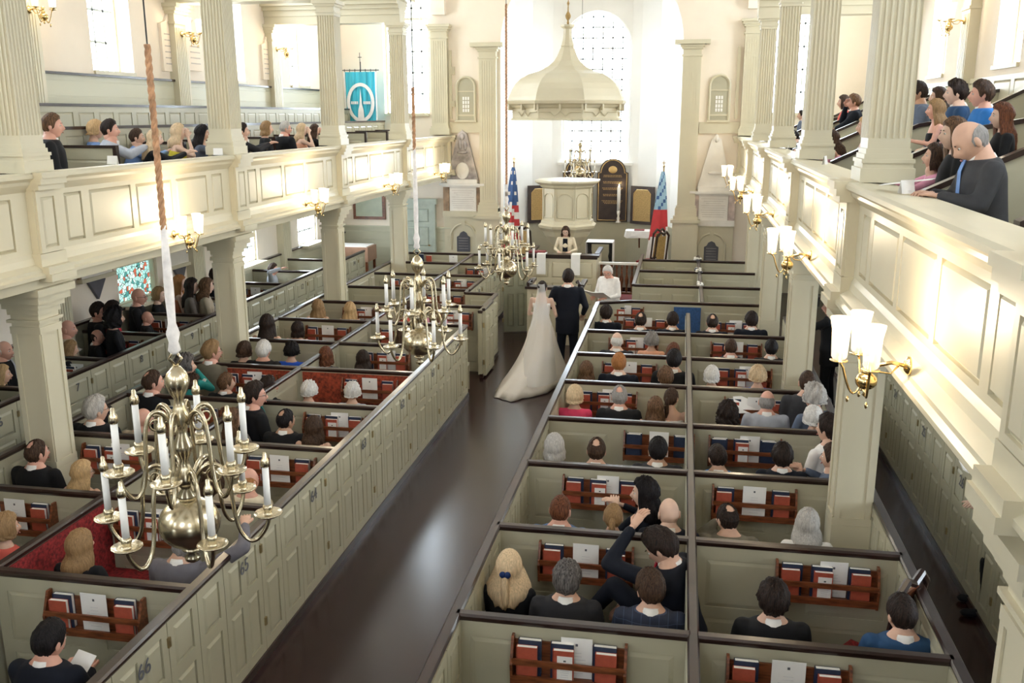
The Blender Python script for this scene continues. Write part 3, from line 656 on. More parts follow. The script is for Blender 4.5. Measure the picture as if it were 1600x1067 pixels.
# ================================================================ chancel
struct(M().box(-4.6,-.15,21.9,26,0,.42).build('floor_chancel',FLOOR))
m=M()
for (xa,ya),(xb,yb) in zip(PL,PL[1:]):
    dx,dy=xb-xa,yb-ya; l=math.hypot(dx,dy); nx,ny=dy/l*.06,-dx/l*.06
    m.loft([[(xa+nx,ya+ny,.42),(xb+nx,yb+ny,.42),(xb,yb,.42),(xa,ya,.42)],[(xa+nx,ya+ny,1.52),(xb+nx,yb+ny,1.52),(xb,yb,1.52),(xa,ya,1.52)]])
struct(m.build('baseboard_apse',PEWP))
# pulpit
PX,PY=-2.66,22.2
t=thing('pulpit','tall octagonal cream pulpit on a stem behind the clerk desk','pulpit',(PX,PY,0))
r8=PI/8
M().lathe([(.62,1.95),(.60,2.0),(.60,2.72),(.62,2.76)],n=8,rot=r8).build('body',TRIM,t)
m=M()
for k in range(8):
    m.T=Matrix.Rotation(k*PI/4,4,'Z')@Matrix.Translation((0,-.60*math.cos(r8),0))
    a=.60*math.sin(r8); N=10
    pts=[(-a+.06,-.012,2.06),(-a+.06,-.012,2.45)]+[(-(a-.06)*math.cos(PI*i/N),-.012,2.48+.14*math.sin(PI*i/N)) for i in range(N+1)]+[(a-.06,-.012,2.06),(-a+.06,-.012,2.06)]
    m.tube(pts,.012,5); m.box(-a,-a+.03,-.02,.02,2.0,2.72); m.box(a-.03,a,-.02,.02,2.0,2.72)
m.build('arched_panels',TRIM,t)
M().lathe([(.60,2.72),(.66,2.76),(.68,2.80),(.76,2.84),(.80,2.87),(.80,2.91),(.72,2.92)],n=8,rot=r8).build('cornice',TRIM,t)
M().lathe([(.18,.9),(.22,1.1),(.34,1.35),(.55,1.6),(.62,1.72),(.70,1.80),(.72,1.86),(.66,1.90),(.64,1.97),(.60,1.99)],n=8,rot=r8).build('base_bowl',TRIM,t)
M().lathe([(.26,.0),(.26,.5),(.18,.62),(.16,.95)],n=8,rot=r8).build('stem',TRIM,t)
# canopy (sounding board)
t=thing('pulpit_canopy','big octagonal bell-shaped sounding board hanging over the pulpit','canopy',(PX-.02,22.0,4.28))
m=M(); m.lathe([(1.30,0),(1.32,.0),(1.32,.03),(1.28,.05),(1.28,.26),(1.32,.28),(1.36,.33),(1.42,.36),(1.44,.42),(1.40,.44)],n=8,rot=r8); m.build('cornice',TRIM,t)
m=M()
for k in range(8):
    m.T=Matrix.Rotation(k*PI/4,4,'Z')@Matrix.Translation((0,-1.29*math.cos(r8),0)); a=1.29*math.sin(r8)
    m.tube([(-a+.04,-.012,.18),(-a*.45,-.012,.18),(-a*.25,-.012,.09),(0,-.012,.20),(a*.25,-.012,.09),(a*.45,-.012,.18),(a-.04,-.012,.18)],.012,5)
    for x in (-a,a*.0,a): m.box(x-.02,x+.02,-.10,.0,.22,.42)
m.build('scalloped_valance',TRIM,t)
M().lathe([(1.40,.43),(1.37,.52),(1.30,.68),(1.22,.80),(1.10,.91),(.93,1.01),(.66,1.09),(.45,1.19),(.32,1.30),(.24,1.42),(.18,1.56),(.145,1.62),(.16,1.64),(.145,1.66),(.11,1.80),(.10,2.0),(.17,2.05),(.17,2.09),(.05,2.1)],n=8,rot=r8).build('dome',TRIM,t)
m=M(); m.lathe([(.02,2.1),(.03,2.14),(.015,2.18),(.055,2.24),(.065,2.29),(.04,2.34),(.015,2.38),(.012,2.5),(.03,2.55),(.01,2.6),(.01,ZC-4.28)],n=10); m.build('finial_rod',OCHR,t,smooth=True)
# clerk's desk in two stages
t=thing('clerk_desk','cream panelled upper desk where the reader stands','desk',(-2.5,20.2,0))
m=M(); m.T=Matrix.Translation((-.83,-.0,0)); m.panels(.05,1.56,0,1.38,[(.12,.50),(.58,1.02),(1.10,1.48)],[(.30,.78),(.9,1.26)],t=.04,fr=.02); m.build('front',TRIM,t)
M().box(-.78,-.74,.04,1.3,0,1.38).build('side',TRIM,t); M().box(.69,.73,.04,1.3,0,1.38).build('side',TRIM,t)
m=M(); m.box(-.84,.79,-.06,.22,1.38,1.42); m.box(-.80,.75,-.03,.2,1.33,1.38); m.box(-.82,-.72,.2,1.3,1.38,1.43); m.box(.67,.77,.2,1.3,1.38,1.43); m.build('desk_ledge',CAPW,t)
m=M(); m.box(-.74,.69,.06,1.3,0,.35); m.build('platform',PEWP,t)
for x in (-.48,.28): tag(M().box(x-.10,x+.10,20.12,20.135,.98,1.425).box(x-.10,x+.10,20.12,20.42,1.425,1.432).build('white_stole',PAPR),'white cloth fall hanging over the clerk desk, %s one'%('left' if x<0 else 'right'),'cloth','white falls on the desk')
for o in list(S.objects):
    if o.name.startswith('white_stole'): o.location.x=-2.5
t=thing('reading_desk','lower cream panelled prayer desk in front of the couple','desk',(-2.37,17.7,0))
m=M(); m.T=Matrix.Translation((-.52,0,0)); m.panels(0,1.04,0,1.10,[(.08,.48),(.56,.96)],[(.14,.6),(.7,1.02)],t=.04,fr=.02); m.build('front',TRIM,t)
M().box(-.52,-.48,.04,.9,0,1.1).build('side',TRIM,t); M().box(.48,.52,.04,.9,0,1.1).build('side',TRIM,t)
m=M(); m.box(-.56,.56,-.05,.2,1.10,1.15); m.box(-.57,-.47,.2,.9,1.12,1.17); m.box(.47,.57,.2,.9,1.12,1.17)
for s in (-1,1): m.tube([(s*.50,0,1.15),(s*.50,-.02,1.22),(s*.47,.04,1.27),(s*.44,.08,1.24)],.03,8)
m.build('scrolled_rail',CAPW,t)
# front board between the desks
# altar rail
t=thing('altar_rail','white-topped altar rail with turned dark balusters','altar rail',(-1.37,20.9,0))
M().box(-.52,.50,-.05,.05,1.12,1.17).build('top_rail',MARB,t); M().box(-.52,.50,-.04,.04,.45,.50).build('bottom_rail',MAHO,t)
for k in range(9):
    M().lathe([(.02,.5),(.035,.55),(.02,.6),(.04,.72),(.045,.80),(.02,.9),(.018,1.02),(.03,1.06),(.03,1.12)],c=(-.46+k*.115,0,0),n=8).build('baluster',MAHO,t,smooth=True)
struct(M().box(-1.9,-.85,21.0,21.85,0,.30).build('floor_red_step',REDV))
# altar table, bracket table, chairs, candle
t=thing('altar_table','small dark altar table under a white cloth right of the pulpit','table',(-1.93,23.0,.42))
m=M(); m.box(-.30,.30,-.25,.25,.90,.94); 
for x in (-.26,.26):
    for y in (-.2,.2): m.lathe([(.03,0),(.03,.1),(.045,.2),(.02,.3),(.045,.4),(.02,.5),(.045,.6),(.025,.7),(.03,.9)],c=(x,y,0),n=8)
m.build('frame',DKBR,t)
m=M(); m.box(-.33,.33,-.28,.28,.94,.95); m.box(.32,.335,-.28,.28,.30,.94); m.box(-.335,-.32,-.28,.28,.3,.94); m.build('cloth',PAPR,t)
t=thing('credence_table','wall table with scalloped white cloth by the right chancel chairs','table',(-1.05,24.7,.42))
m=M(); m.box(-.32,.32,-.22,.22,.98,1.02); m.tube([(0,.2,.98),(0,.05,.75),(0,.15,.55)],.02,6); m.build('frame',MAHO,t)
m=M(); N=22; R1=[];R2=[]
for k in range(N):
    a=2*PI*k/N; R1.append((.36*max(-1,min(1,1.3*math.cos(a))),.25*max(-1,min(1,1.3*math.sin(a))),1.03)); w=1.06+.03*math.sin(k*2.1); R2.append((R1[-1][0]*w,R1[-1][1]*w,.88+.04*math.sin(k*1.7)))
m.loft([R2,R1]); m.build('cloth',PAPR,t)
tag(M().box(-1.18,-.92,24.55,24.75,1.452,1.475).build('altar_book',mat('maroon_leather',(0.22,0.03,0.04),.5)),'open maroon book lying on the white-clothed wall table','book')
def chair(loc,rz,label,carved=True):
    t=thing('carved_chair',label,'chair',loc,rz,'high-backed chairs')
    M().box(-.24,.24,-.22,.24,.40,.45).build('seat',CAPW,t)
    M().loft([[(-.23,-.21,.45),(.23,-.21,.45),(.23,.22,.45),(-.23,.22,.45)],[(-.23,-.21,.49),(.23,-.21,.49),(.23,.22,.49),(-.23,.22,.49)],[(-.17,-.15,.52),(.17,-.15,.52),(.17,.17,.52),(-.17,.17,.52)]]).build('seat_cushion',REDV,t)
    for x in (-.21,.21): M().lathe([(.025,0),(.03,.1),(.018,.2),(.035,.3),(.025,.40)],c=(x,.19,0),n=7).build('leg',CAPW,t)
    for x in (-.21,.21): M().tube([(x,-.20,0),(x,-.21,.45),(x,-.26,.9),(x,-.30,1.22)],[.022,.024,.02,.026],7).build('leg',CAPW,t)
    m=M(); m.tube([(-.21,-.30,1.2),(-.1,-.31,1.30),(0,-.31,1.25),(.1,-.31,1.30),(.21,-.30,1.2)],.03,7); m.build('crest_rail',CAPW,t); M().tube([(-.2,-.235,.6),(.2,-.235,.6)],.02,6).build('lower_rail',CAPW,t)
    m=M(); m.add([(-.13,-.235,.62),(.13,-.235,.62),(.11,-.30,1.2),(-.11,-.30,1.2),(-.13,-.215,.62),(.13,-.215,.62),(.11,-.28,1.2),(-.11,-.28,1.2)],[(0,1,2,3),(7,6,5,4),(0,4,5,1),(1,5,6,2),(2,6,7,3),(3,7,4,0)]); m.build('back_panel',OCHR if carved else MAHO,t)
    return t
chair((-.72,22.95,.42),.9,'carved high-backed chair with red seat right of the chancel, behind its twin')
chair((-.62,22.35,.42),.9,'carved high-backed chair with red seat nearest the right chancel pilaster')
chair((-3.62,22.9,.42),-.6,'dark carved chair left of the pulpit')
chair((1.45,6.45,0),.9,'dark carved wooden chair beside the man in the blue suit',False)
t=thing('paschal_candle','tall white candle on a turned stand before the dark tablet','candle',(-1.68,25.72,1.52))
M().lathe([(.07,0),(.07,.03),(.03,.06),(.045,.12),(.025,.18),(.045,.26),(.05,.32),(.02,.34)],n=12).build('stand',MARB,t,smooth=True)
M().lathe([(.045,.34),(.045,.96),(.03,.98),(.0,.98)],n=12).build('candle_stick',CAND,t,smooth=True)
M().ell((0,0,1.01),(.014,.014,.03)).build('flame',BULB,t)
tag(M().box(-3.28,-2.92,20.3,20.52,1.425,1.46).build('lectern_book',MATS['maroon_leather']),'dark open book lying on the left of the clerk desk','book')
# tablets
def arched_tablet(cx,y,w,z0,z1,label,rz=0):
    t=thing('creed_tablet',label,'tablet',(cx,y,z0),rz,'dark tablets behind the pulpit')
    H=z1-z0; h=H-w*.42; o=[(-w/2,0),(w/2,0),(w/2,h)]+[(w*.42*math.cos(PI*i/14),h+.02+w*.42*math.sin(PI*i/14)) for i in range(15)]+[(-w/2,h)]
    M().prism(o,-.05,0).build('board',TAB,t)
    k=.90; g=[(x*k,.04+z*.955) for x,z in o]
    M().tube([(x,-.055,z) for x,z in g+[g[0]]],.012,5).build('gilt_frame',GOLD,t)
    m=M(); random.seed(int(cx*100)); z=h
    m.ell((0,-.055,h+.08),(.12,.012,.10),0,12,6)
    zz=h-.08
    for gidx in range(5):
        for l in range(2 if gidx<4 else 3):
            q=random.uniform(.25,.36)*w; x=-q
            while x<q:
                d=random.uniform(.02,.05); m.box(x,min(x+d,q),-.053,-.05,zz,zz+.014); x+=d+.014
            zz-=.036
        zz-=.10
    m.build('gilt_text_lines',GOLD,t)
arched_tablet(-1.87,25.93,.85,1.53,3.22,'tall arched dark tablet with gilt text right of the pulpit')
arched_tablet(-2.82,25.93,.85,1.53,3.22,'tall arched dark tablet half hidden by the pulpit chandelier')
def framed(cx,y,w,z0,z1,rz,label):
    t=thing('framed_tablet',label,'tablet',(cx,y,z0),rz,'framed gilt tablets')
    h=z1-z0; m=M(); m.box(-w/2,w/2,-.05,0,0,h); m.build('frame',TAB,t)
    k=.09; c=.10; o=[(-w/2+k,k),(w/2-k,k),(w/2-k,h-k-c),(w/2-k-c,h-k),(-w/2+k+c,h-k),(-w/2+k,h-k-c)]
    M().prism(o,-.058,-.05).build('gilded_panel',OCHR,t)
    M().tube([(x*.99,-.06,z) for x,z in o+[o[0]]],.008,4).build('gilt_moulding',GOLD,t)
framed(-1.02,25.66,.72,1.5,2.52,-.50,'dark framed gilded tablet right of the tall candle')
framed(-3.85,25.60,.72,1.5,2.52,.60,'dark framed gilded tablet left of the pulpit')
# monuments on the east wall
def monument(cx,stone,label,dz,side):
    t=thing('wall_monument',label,'monument',(cx,YE,dz),group='obelisk wall monuments')
    m=M(); P=[(-.43,2.70),(.43,2.70),(.12,3.92),(.0,4.02),(-.12,3.92)]; m.prism(P,-.10,-.02); m.build('obelisk',MARG if side<0 else MARB,t)
    m=M(); m.box(-.60,.60,-.22,0,2.60,2.66); m.box(-.54,.54,-.16,0,2.56,2.60); m.box(-.40,.40,-.18,-.02,2.66,2.76); m.build('shelf',MARB,t)
    m=M(); m.box(-.36,.36,-.10,-.02,1.93,2.56)
    random.seed(5)
    for k in range(9):
        q=random.uniform(.18,.31); m.box(-q,q,-.104,-.10,2.01+.056*k,2.018+.056*k,1)
    m.build('inscribed_panel',[MARB,mat('worn_inscription',(0.55,0.49,0.44),.7)],t)
    for s in (-1,1): M().box(s*.45-.08,s*.45+.08,-.12,-.02,1.93,2.56).build('side_pilaster',stone,t)
    m=M(); m.box(-.54,.54,-.14,0,1.78,1.93); 
    m.build('base_block',TRIM if side<0 else MARB,t)
    if side<0:
        m=M(); m.ell((0,-.12,2.98),(.18,.05,.22),0,18,10); m.build('oval_medallion',MARB,t,smooth=True)
        m=M(); m.ell((0,-.12,3.85),(.07,.05,.09)); m.ell((-.06,-.11,3.65),(.05,.03,.13)); m.ell((.08,-.11,3.62),(.05,.03,.12)); m.ell((0,-.11,3.45),(.14,.03,.04)); m.build('carved_trophy',MARG,t,smooth=True)
    else:
        m=M(); m.ell((0,-.12,3.95),(.05,.05,.10)); m.ell((0,-.12,3.1),(.18,.02,.04)); m.build('urn',MARB,t,smooth=True)
    m=M(); m.box(-.52,.52,-.08,0,.0,1.78); N=14
    pts=[(-.34,-.09,.9),(-.34,-.09,1.25)]+[(-.34*math.cos(PI*i/N),-.09,1.25+.34*math.sin(PI*i/N)) for i in range(1,N)]+[(.34,-.09,1.25),(.34,-.09,.9)]
    m.tube(pts,.03,6); m.box(-.42,-.30,-.11,-.05,1.2,1.26); m.box(.30,.42,-.11,-.05,1.2,1.26); m.box(-.05,.05,-.12,-.05,1.56,1.68); m.build('arched_panel',TRIM,t)
    m=M(); o=[(-.18,.85),(.18,.85),(.18,1.25),(.12,1.28),(.08,1.36),(0,1.40),(-.08,1.36),(-.12,1.28),(-.18,1.25)]; m.prism(o,-.10,-.08)
    for k in range(5): m.box(-.13,.13,-.104,-.10,.93+.07*k,.94+.07*k,1)
    m.build('slate_plaque',[SLATE,MARG],t)
monument(-5.66,MARBR,'grey obelisk monument with oval medallion left of the chancel arch',0,-1)
monument(.80,mat('pinkish_marble',(0.62,0.50,0.46),.4,noise=.2,scale=6),'pale obelisk monument with inscription right of the chancel arch',-.12,1)
def niche(cx,label):
    t=thing('arched_niche',label,'niche',(cx,YE,4.25),group='arched niches')
    N=14; w=.24; h=.85
    o=[(-w,0),(w,0)]+[(w*math.cos(PI*i/N),h+w*math.sin(PI*i/N)) for i in range(N+1)]
    M().prism(o,-.03,0).build('door_leaf',PEWP,t)
    m=M(); m.tube([(-w,-.04,0)]+[(-w*math.cos(PI*i/N),-.04,h+w*math.sin(PI*i/N)) for i in range(N+1)]+[(w,-.04,0)],.035,6); m.box(-w,w,-.045,-.03,.12,.16); m.box(-w,w,-.045,-.03,.72,.75); m.box(-w-.04,w+.04,-.10,0,-.03,.02); m.build('moulding',TRIM,t)
    p=M()
    for i in range(3):
        for j in range(4): p.box(-.09+.065*i,-.045+.065*i,-.040,-.03,.22+.1*j,.30+.1*j)
    p.build('glazed_panes',PAPR,t)
niche(-5.56,'arched sage niche with small panes above the left monument'); niche(.82,'arched sage niche with small panes above the right monument')
tag(M().box(-6.0,-5.93,YE-.08,YE,4.3,6.0).box(-5.93,-5.85,YE-.06,YE,4.6,4.75).box(-5.93,-5.85,YE-.06,YE,5.4,5.6).build('hymn_board_rail',TRIM),'narrow vertical wooden strip on the wall beside the left niche','wall strip')
tag(M().box(1.2,1.27,YE-.08,YE,4.3,6.0).build('hymn_board_rail',TRIM),'narrow vertical wooden strip on the wall beside the right niche','wall strip')
# framed panel on the east wall and map chest
t=thing('framed_board','wood-framed greenish board on the left aisle end wall','framed board',(-8.27,YE,1.66))
M().box(-.45,.45,-.05,0,0,.85).build('frame',MAHO,t); M().box(-.37,.37,-.06,-.05,.08,.77).build('board',mat('greenish_board',(0.42,0.46,0.34),.4),t)
t=thing('display_case','glass-topped wooden case in the far left corner','display case',(-8.25,22.9,0))
M().box(-.55,.45,-.35,.35,.75,1.12).build('case',mat('pinkish_wood',(0.42,0.24,0.16),.4),t); M().box(-.50,.40,-.30,.30,1.12,1.14).build('top_sheet',PAPR,t)
for x in (-.5,.4):
    for y in (-.3,.3): M().box(x-.03,x+.03,y-.03,y+.03,0,.75).build('leg',MAHO,t)
# memorials on the left aisle wall
for i,(y,z,w,h,mt,lab) in enumerate(((11.75,2.0,.9,.55,MARB,'white marble wall memorial with dark diamond below, nearest on the left wall'),(13.1,1.95,.8,.5,MARB,'white marble memorial left of the stained glass window'),(15.6,1.75,.95,.75,MARB,'large white marble memorial right of the stained glass window'),(17.2,1.7,.7,.7,MARB,'white marble memorial farthest along the left wall'))):
    t=thing('wall_memorial',lab,'memorial',(XL,y,z),PI/2,'marble memorials on the left wall')
    M().box(-w/2,w/2,-.06,0,0,h).build('tablet',mt,t); M().box(-w/2-.05,w/2+.05,-.10,0,-.06,0).build('shelf',TRIM,t)
    if i<2 or i==3: M().prism([(-.22,-.08),(.22,-.08),(0,-.38)],-.05,0).build('pendant',SLATE,t)
    else: M().prism([(-.2,-.08),(.2,-.08),(.1,-.25),(-.1,-.25)],-.05,0).build('pendant',SLATE,t)
    if i<2: M().box(-w/2-.04,w/2+.04,-.05,-.0,-.02,h+.04).build('surround',MARBR,t)
for y,z,w,h,sd in ((15.9,5.15,.55,1.0,-1),(16.75,5.2,.5,.9,1),(19.9,5.15,.5,.9,1)):
    t=thing('wall_memorial','pale inscribed tablet on the upper left wall %s'%('left of its pilaster' if sd<0 else 'just past a pilaster, '+('nearer' if y<18 else 'farther')),'memorial',(XL,y,z),PI/2,'tablets on the upper left wall')
    m=M(); m.prism([(-w/2,0),(w/2,0),(w/2,h*.8),(w*.2,h*.85),(0,h),(-w*.2,h*.85),(-w/2,h*.8)],-.05,0)
    m.build('tablet',PLAS,t); m=M()
    for k in range(6): m.box(-w*.35,w*.35,-.054,-.05,.12+.1*k,.14+.1*k)
    m.build('inscription_lines',MATS['worn_inscription'],t)
# ---------------------------------------------------------------- flags and banner
def flag(x,y,zb,zt,label,fn,mats,n=14,rows=26,top=.28):
    t=thing('standing_flag',label,'flag',(x,y,zb),group='standing flags')
    H=zt-zb
    m=M(); m.lathe([(.14,0),(.14,.04),(.03,.08),(.016,.1),(.016,H),(.0,H)],n=8); m.build('pole',OCHR,t)
    m=M(); m.lathe([(.016,H),(.03,H+.03),(.0,H+.06)],n=8); m.box(-.008,.008,-.008,.008,H+.04,H+.16); m.box(-.04,.04,-.008,.008,H+.10,H+.116); m.build('finial',BRASS,t)
    m=M(); R=[]
    for r in range(rows+1):
        q=r/rows; z=H-.10-q*(H*.80); w=.035+.24*q**.75; d=.03+.07*q
        R.append([(-.02-.12*q+w*math.cos(2*PI*j/n)*(1+.18*math.cos(3*2*PI*j/n)),d*math.sin(2*PI*j/n)*(1+.3*math.cos(5*2*PI*j/n+q*2)),z) for j in range(n)])
    for r in range(rows):
        for j in range(n):
            k=(j+1)%n; m.add([R[r][j],R[r][k],R[r+1][k],R[r+1][j]],[(3,2,1,0)],fn(r,j,n,rows))
    m.build('cloth',mats,t,smooth=True)
FR=mat('flag_red',(0.60,0.05,0.06),.7); FW=mat('flag_white',(0.85,0.83,0.82),.7); FB=mat('flag_blue',(0.05,0.12,0.32),.7); FLB=mat('flag_light_blue',(0.35,0.55,0.72),.7)
def us(r,j,n,rows):
    if r<11: return 1 if (r%3==1 and j%3==(r//3)%2) else 2
    s=(r+ (j if j<n/2 else n-j)*.6); return 0 if int(s/2.2)%2 else 1
flag(-4.17,23.4,.42,3.22,'United States flag hanging furled on a pole left of the pulpit',us,[FR,FW,FB])
def ep(r,j,n,rows):
    if r<11: return 2 if (r+j)%4 else 3
    s=r-(j if j<n/2 else n-j)*.8
    return 0 if s<15 and r<20 else 1
flag(-.45,23.4,.42,3.15,'light blue, red and white church flag on a pole right of the chancel',ep,[FR,FW,FLB,FB])
t=thing('processional_banner','turquoise banner with white oval ring and spire in the left gallery','banner',(-8.22,23.7,4.22))
tq=mat('turquoise_satin',(0.05,0.50,0.66),.45,noise=.12,scale=4,stretch=(8,8,.2)); 
m=M(); N=40
def by(x): return .02*math.sin(x*38)+.012*math.sin(x*71)
R=[]
for k in range(N+1):
    x=-.42+.84*k/N; R.append((x,by(x)))
for (xa,ya),(xb,yb) in zip(R,R[1:]): 
    m.add([(xa*.93,ya*.4,.0),(xb*.93,yb*.4,.0),(xb,yb,1.25),(xa,ya,1.25),(xa*.93,ya*.4+.006,.0),(xb*.93,yb*.4+.006,.0),(xb,yb+.006,1.25),(xa,ya+.006,1.25)],[(0,1,2,3),(7,6,5,4)])
m.build('cloth',tq,t)
m=M(); 
def ringo(rx,rz,w,zc,N=36):
    for k in range(N):
        a,b=2*PI*k/N,2*PI*(k+1)/N
        m.add([(rx*math.cos(a),-.045,zc+rz*math.sin(a)),(rx*math.cos(b),-.045,zc+rz*math.sin(b)),((rx-w)*math.cos(b),-.045,zc+(rz-w)*math.sin(b)),((rx-w)*math.cos(a),-.045,zc+(rz-w)*math.sin(a)),
          (rx*math.cos(a),-.035,zc+rz*math.sin(a)),(rx*math.cos(b),-.035,zc+rz*math.sin(b))],[(3,2,1,0),(0,1,5,4)])
ringo(.37,.49,.085,.49); m.prism([(-.09,.03),(.09,.03),(.07,.30),(.035,.42),(.0,.82),(-.035,.42),(-.07,.30)],-.048,-.036)
for k in range(4):
    for s in (-1,1): x=s*(.09+.05*k); m.box(x-.018,x+.018,-.046,-.036,.45,.52); 
m.box(-.43,-.40,-.04,-.03,0,1.25); m.box(.40,.43,-.04,-.03,0,1.25); m.build('white_emblem',FW,t)
m=M(); m.tube([(-.50,0,1.29),(.50,0,1.29)],.012,6); m.tube([(0,.03,-1.2),(0,.03,1.5)],.014,6); m.box(-.006,.006,0,.012,1.5,1.72); m.box(-.05,.05,0,.012,1.60,1.615)
for k in range(7): m.tube([(-.42+.14*k,0,1.25),(-.42+.14*k,0,1.32)],.01,5)
m.build('pole',DKBR,t)
# ================================================================ chandeliers
CANDLES=[(6,.385,0.03,0),(6,.30,.32,.52)]
def chandelier(loc,label,sc=1,rot=0,rope=None):
    t=thing('chandelier',label,'chandelier',loc,rot,'brass chandeliers over the nave'); t.scale=(sc,)*3
    m=M(); m.ell((0,0,0),(.15,.15,.13),0,20,12); m.lathe([(.03,-.125),(.05,-.14),(.02,-.16),(.04,-.18),(.035,-.20),(.0,-.22)],n=12)
    m.lathe([(.04,.12),(.05,.15),(.025,.18),(.045,.21),(.055,.24),(.03,.29),(.02,.33),(.04,.37),(.05,.41),(.025,.46),(.03,.50),(.05,.55),(.03,.60),(.022,.64),(.045,.68),(.060,.73),(.045,.77),(.02,.80),(.0,.81)],n=16)
    m.tube([(0,0,.80),(.03,0,.84),(0,0,.88),(-.03,0,.84),(0,0,.80)],.008,6); m.build('stem_and_globe',PEWT,t,smooth=True)
    arm=None
    for n,R,z,ph in CANDLES:
        a=M(); r0=.045; k_=(R-.05)/.335
        K=[(.045,.20),(.085,.255),(.135,.275),(.180,.250),(.205,.19),(.215,.10),(.225,.0),(.245,-.085),(.285,-.135),(.325,-.13),(.362,-.085),(.382,-.04),(.385,-.012)]
        pts=[(.045+(r-.045)*k_,0,z+h) for r,h in K]; P2=[]
        for q in range(len(pts)-1):
            A,B=Vector(pts[q]),Vector(pts[q+1]); A0=Vector(pts[max(0,q-1)]); B1=Vector(pts[min(len(pts)-1,q+2)])
            for u in (0,.34,.67): P2.append(.5*((2*A)+(B-A0)*u+(2*A0-5*A+4*B-B1)*u*u+(3*A-A0-3*B+B1)*u**3))
        pts=P2+[Vector(pts[-1])]; zz=z+.20
        a.tube(pts,.0105,8)
        cu=[(.045+.095*k_+.052*math.cos(b)*(1-b/13),0,z+.215+.052*math.sin(b)*(1-b/13)) for b in [1.2+k*.45 for k in range(20)]]; a.tube(cu,.006,5)
        a.lathe([(.0,z-.015),(.03,z-.012),(.055,z-.004),(.072,z+.008),(.070,z+.012),(.03,z+.002),(.018,z+.002),(.020,z+.02),(.026,z+.04),(.020,z+.055),(.0,z+.055)],c=(R,0,0),n=14)
        c=M(); c.lathe([(.017,z+.05),(.0165,z+.25),(.0,z+.25)],c=(R,0,0),n=10)
        f=M(); f.lathe([(.0165,z+.25),(.024,z+.262),(.02,z+.29),(.012,z+.30),(.009,z+.325),(.0,z+.33)],c=(R,0,0),n=8)
        for k in range(n):
            an=ph+2*PI*k/n
            oa=a.build('arm',PEWT,t,smooth=True) if k==0 else oa0.copy()
            if k==0: oa0=oa; oc0=c.build('candle',CAND,oa,smooth=True); of0=f.build('burner',PEWT,oa,smooth=True)
            else:
                S.collection.objects.link(oa); oa.parent=t
                for s0 in (oc0,of0): s1=s0.copy(); S.collection.objects.link(s1); s1.parent=oa
            oa.rotation_euler=(0,0,an)
    if rope:
        z1,z2=rope
        rt=thing('chandelier_rope','rope holding the '+label,'rope',(loc[0],loc[1],loc[2]+.86*sc),group='chandelier ropes')
        b=loc[2]+.86*sc; m=M()
        L=z1-b; m.lathe([(.012,0),(.03,.02),(.022,.06),(.032,.10),(.018,.15),(.022,.3),(.020,L*.7),(.013,L),(.0,L)],n=10); m.build('white_sleeve',ROPEW,rt,smooth=True)
        m=M(); N=max(10,int((z2-z1)/.01)) ; 
        for s in range(3):
            m.tube([(.0075*math.cos(k*.55+s*2*PI/3),.0075*math.sin(k*.55+s*2*PI/3),z1-b-.02+(z2-z1+.02)*k/N) for k in range(N+1)],.0085,6)
        m.build('twisted_rope',ROPET,rt,smooth=True)
        M().lathe([(.004,z2-b),(.004,ZC-b)],n=6).build('hanging_wire',DKBR,rt)
    return t
chandelier((-2.33,3.92,2.44),'nearest large brass chandelier with white candles',1.0,.25,(3.91,4.70))
chandelier((-2.33,8.08,2.36),'middle brass chandelier with white candles above the left pews',1.0,.1,(4.12,4.63))
chandelier((-2.33,12.5,2.33),'third brass chandelier with white candles in front of the clerk desk',1.0,.45,(3.38,5.79))
chandelier((-2.52,23.5,2.98),'farthest brass chandelier just above the pulpit rim',.95,.2)
o=tag(M().lathe([(.005,3.75),(.005,ZC)],c=(-2.52,23.5,0),n=6).build('chandelier_wire',DKBR),'thin wire holding the farthest chandelier behind the canopy','wire')
